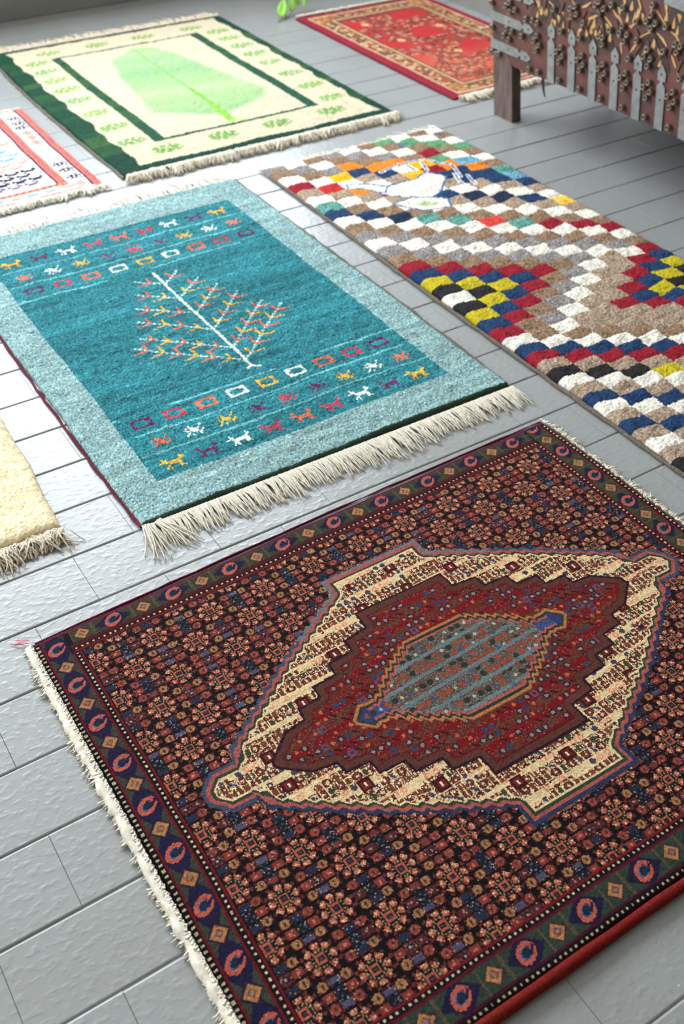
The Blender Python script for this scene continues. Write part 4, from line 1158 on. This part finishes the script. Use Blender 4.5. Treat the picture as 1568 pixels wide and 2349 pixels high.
    leaves = [(2.02, 2.92), (2.2, 2.97), (2.20, 2.80), (2.44, 2.88), (2.6, 2.79), (3.61, 3.07), (3.83, 3.09), (3.53, 2.92), (3.39, 2.85), (4.04, 3.07), (3.80, 2.90), (4.13, 2.92), (4.52, 3.69), (4.74, 3.68), (4.92, 3.58), (4.38, 3.48), (4.63, 3.42),
              (4.84, 3.47), (5.72, 3.83), (5.74, 3.7), (5.96, 3.63), (6.1, 3.74), (6.07, 3.5), (5.44, 3.11), (5.08, 3.52), (5.65, 2.78), (5.2, 2.91), (5.62, 2.95), (1.75, 3.07), (1.69, 2.85), (1.96, 2.91), (1.84, 2.93), (3.68, 2.93), (2.3, 2.75), (6.45, 3.6), (6.6, 3.4)]
    for q, (u, h) in enumerate(leaves):
        s_ = -1 if q % 3 else 1; w = .045 + .012 * (q % 2); t = .085 + .02 * (q % 3)
        P('inlay_leaf', [(u - w * .9, h + s_ * t * .5), (u - w, h + s_ * t * .9), (u + w * .2, h + s_ * t), (u + w, h + s_ * t * .55), (u + w * .3, h - s_ * t)], 0, .012, M_BRASS, R)
    # darker carved arches behind the inlay
    for c, h0 in ((2.12, 2.78), (3.74, 2.68), (5.40, 2.68), (7.0, 2.7), (2.95, 3.42), (4.62, 3.45), (6.25, 3.5), (7.8, 3.5)):
        P('carved_arch', [(c - .66, h0 - .02), (c - .52, h0 + .22), (c - .30, h0 + .44), (c - .22, h0 + .58), (c, h0 + .66), (c + .20, h0 + .54), (c + .36, h0 + .40), (c + .50, h0 + .16), (c + .56, h0 - .04), (c, h0 - .10)], 0, .010, M_CARVED, R)
    # carved ribs between the inlays
    for q in range(26):
        u = 1.3 + .2 * q + .05 * math.sin(q * 3); h = 3.0 + .16 * math.sin(q * 4.4); a = .25 * math.sin(q * 2.2)
        P('carved_rib', [(u - .03, h - .14), (u + .03 + a * .2, h - .15), (u + .035 + a, h + .12), (u - .02 + a, h + .14)], 0, .03, M_WOOD, R)
    P('lock_plate', [(5.68, 3.93), (6.2, 3.90), (6.9, 3.93), (6.9, 4.9), (5.68, 4.9)], 0, .04, M_IRON, R)
    # black thong hanging under the front
    V, F = [], []
    pts = [(1.86, 1.50), (1.885, 1.30), (1.905, 1.13), (1.96, 1.00)]
    for i, (u, h) in enumerate(pts):
        w = (.035, .04, .03, .012)[i]
        for a, d in ((-w, -.02), (w, -.02), (w, -.045), (-w, -.045)): V.append(face(u + a, h, d))
        if i:
            for k in range(4): F.append((4 * (i - 1) + k, 4 * (i - 1) + (k + 1) % 4, 4 * i + (k + 1) % 4, 4 * i + k))
    F.append((0, 1, 2, 3)); F.append((12, 13, 14, 15))
    o = link('thong', mesh('thong', V, F, M_LEATHER), R); made.append(o); o['label'] = 'black leather thong hanging down'
    for o in made: fix_normals(o)


# ================================================================== 9. potted plant trailing by the back wall
def plant():
    px, py = 18.9 * S, 29.4 * S
    R = tag(empty('potted_plant', (px, py, 0)), 'bright green trailing plant on the floor behind the red rug', 'plant')
    n = 20
    prof = [(.075, 0), (.085, .02), (.11, .17), (.12, .17), (.122, .20), (.108, .20), (.10, .165)]
    V, F = [], []
    for r_, z in prof:
        for k in range(n):
            t = 2 * math.pi * k / n; V.append((px + r_ * math.cos(t), py + r_ * math.sin(t), z + .001))
    for a in range(len(prof) - 1):
        for k in range(n): F.append((a * n + k, a * n + (k + 1) % n, (a + 1) * n + (k + 1) % n, (a + 1) * n + k))
    F.append(tuple(reversed(range(n))))
    link('pot', mesh('pot', V, F, M_POT, True), R)
    V = [(px + .103 * math.cos(2 * math.pi * k / n), py + .103 * math.sin(2 * math.pi * k / n), .17) for k in range(n)]
    link('soil', mesh('soil', V, [tuple(range(n))], M_SOIL), R)

    def stem(pts, rad):
        cu = bpy.data.curves.new('stem', 'CURVE'); cu.dimensions = '3D'; cu.bevel_depth = rad; cu.bevel_resolution = 1
        s_ = cu.splines.new('BEZIER'); s_.bezier_points.add(len(pts) - 1)
        for b, p_ in zip(s_.bezier_points, pts): b.co = p_; b.handle_left_type = b.handle_right_type = 'AUTO'
        me = bpy.data.objects.new('tmp', cu); C.objects.link(me)
        dg = bpy.context.evaluated_depsgraph_get(); m2 = bpy.data.meshes.new_from_object(me.evaluated_get(dg))
        bpy.data.objects.remove(me); m2.materials.clear(); m2.materials.append(M_STEM)
        link('stem', m2, R)

    def at(x, y, z): return (x * S, y * S, z * S)
    stem([(px, py, .17), at(18.7, 28.4, 1.7), at(18.45, 27.3, 1.05), at(18.10, 26.72, .52), at(17.9, 26.35, .06), at(17.75, 26.15, .04), at(17.45, 26.05, .03)], .0024)
    stem([(px, py, .17), at(18.85, 28.3, 1.8), at(18.62, 27.2, 1.1), at(18.37, 26.76, .53)], .0020)
    stem([(px, py, .17), at(19.2, 28.2, 1.7), at(19.1, 27.1, .95), at(18.8, 26.65, .5), at(17.95, 26.3, .04)], .0018)

    def leaf(tip, base, w, curl):
        a, b = np.array(base), np.array(tip)
        d = b - a; L = np.linalg.norm(d); d = d / L
        side = np.cross(d, (-.5, -.7, .45)); side = side / np.linalg.norm(side); nn = np.cross(side, d)
        V, F = [], []
        for i in range(8):
            t = i / 7; ww = w * (math.sin(math.pi * (t ** 1.5)) ** .6 + .05)
            for k in (-1, -.5, 0, .5, 1):
                V.append(tuple(a + d * L * t + side * ww * k + nn * (-curl * t * t + .25 * ww * abs(k))))
        for i in range(7):
            for k in range(4): F.append((5 * i + k, 5 * i + k + 1, 5 * i + 6 + k, 5 * i + 5 + k))
        me = mesh('leaf', V, F, M_LEAF, True)
        o = link('leaf', me, R)
        md = o.modifiers.new('thick', 'SOLIDIFY'); md.thickness = .0012
    leaf(at(17.66, 26.22, .08), at(18.06, 26.7, .50), .023, .0)
    leaf(at(18.2, 26.45, .12), at(18.36, 26.75, .52), .015, .0)
    leaf(at(18.55, 26.65, .26), at(18.6, 27.0, .7), .013, .01)
    leaf(at(18.62, 26.42, .18), at(19.0, 26.9, .65), .008, .0)
    leaf(at(18.2, 28.0, 1.2), at(18.7, 28.4, 1.7), .034, .02)
    leaf(at(19.5, 27.8, 1.3), at(19.2, 28.2, 1.7), .03, .02)


front_rug(); teal_rug(); checker_rug(); green_rug(); red_rug(); salmon_rug(); cream_rug(); chest(); plant()
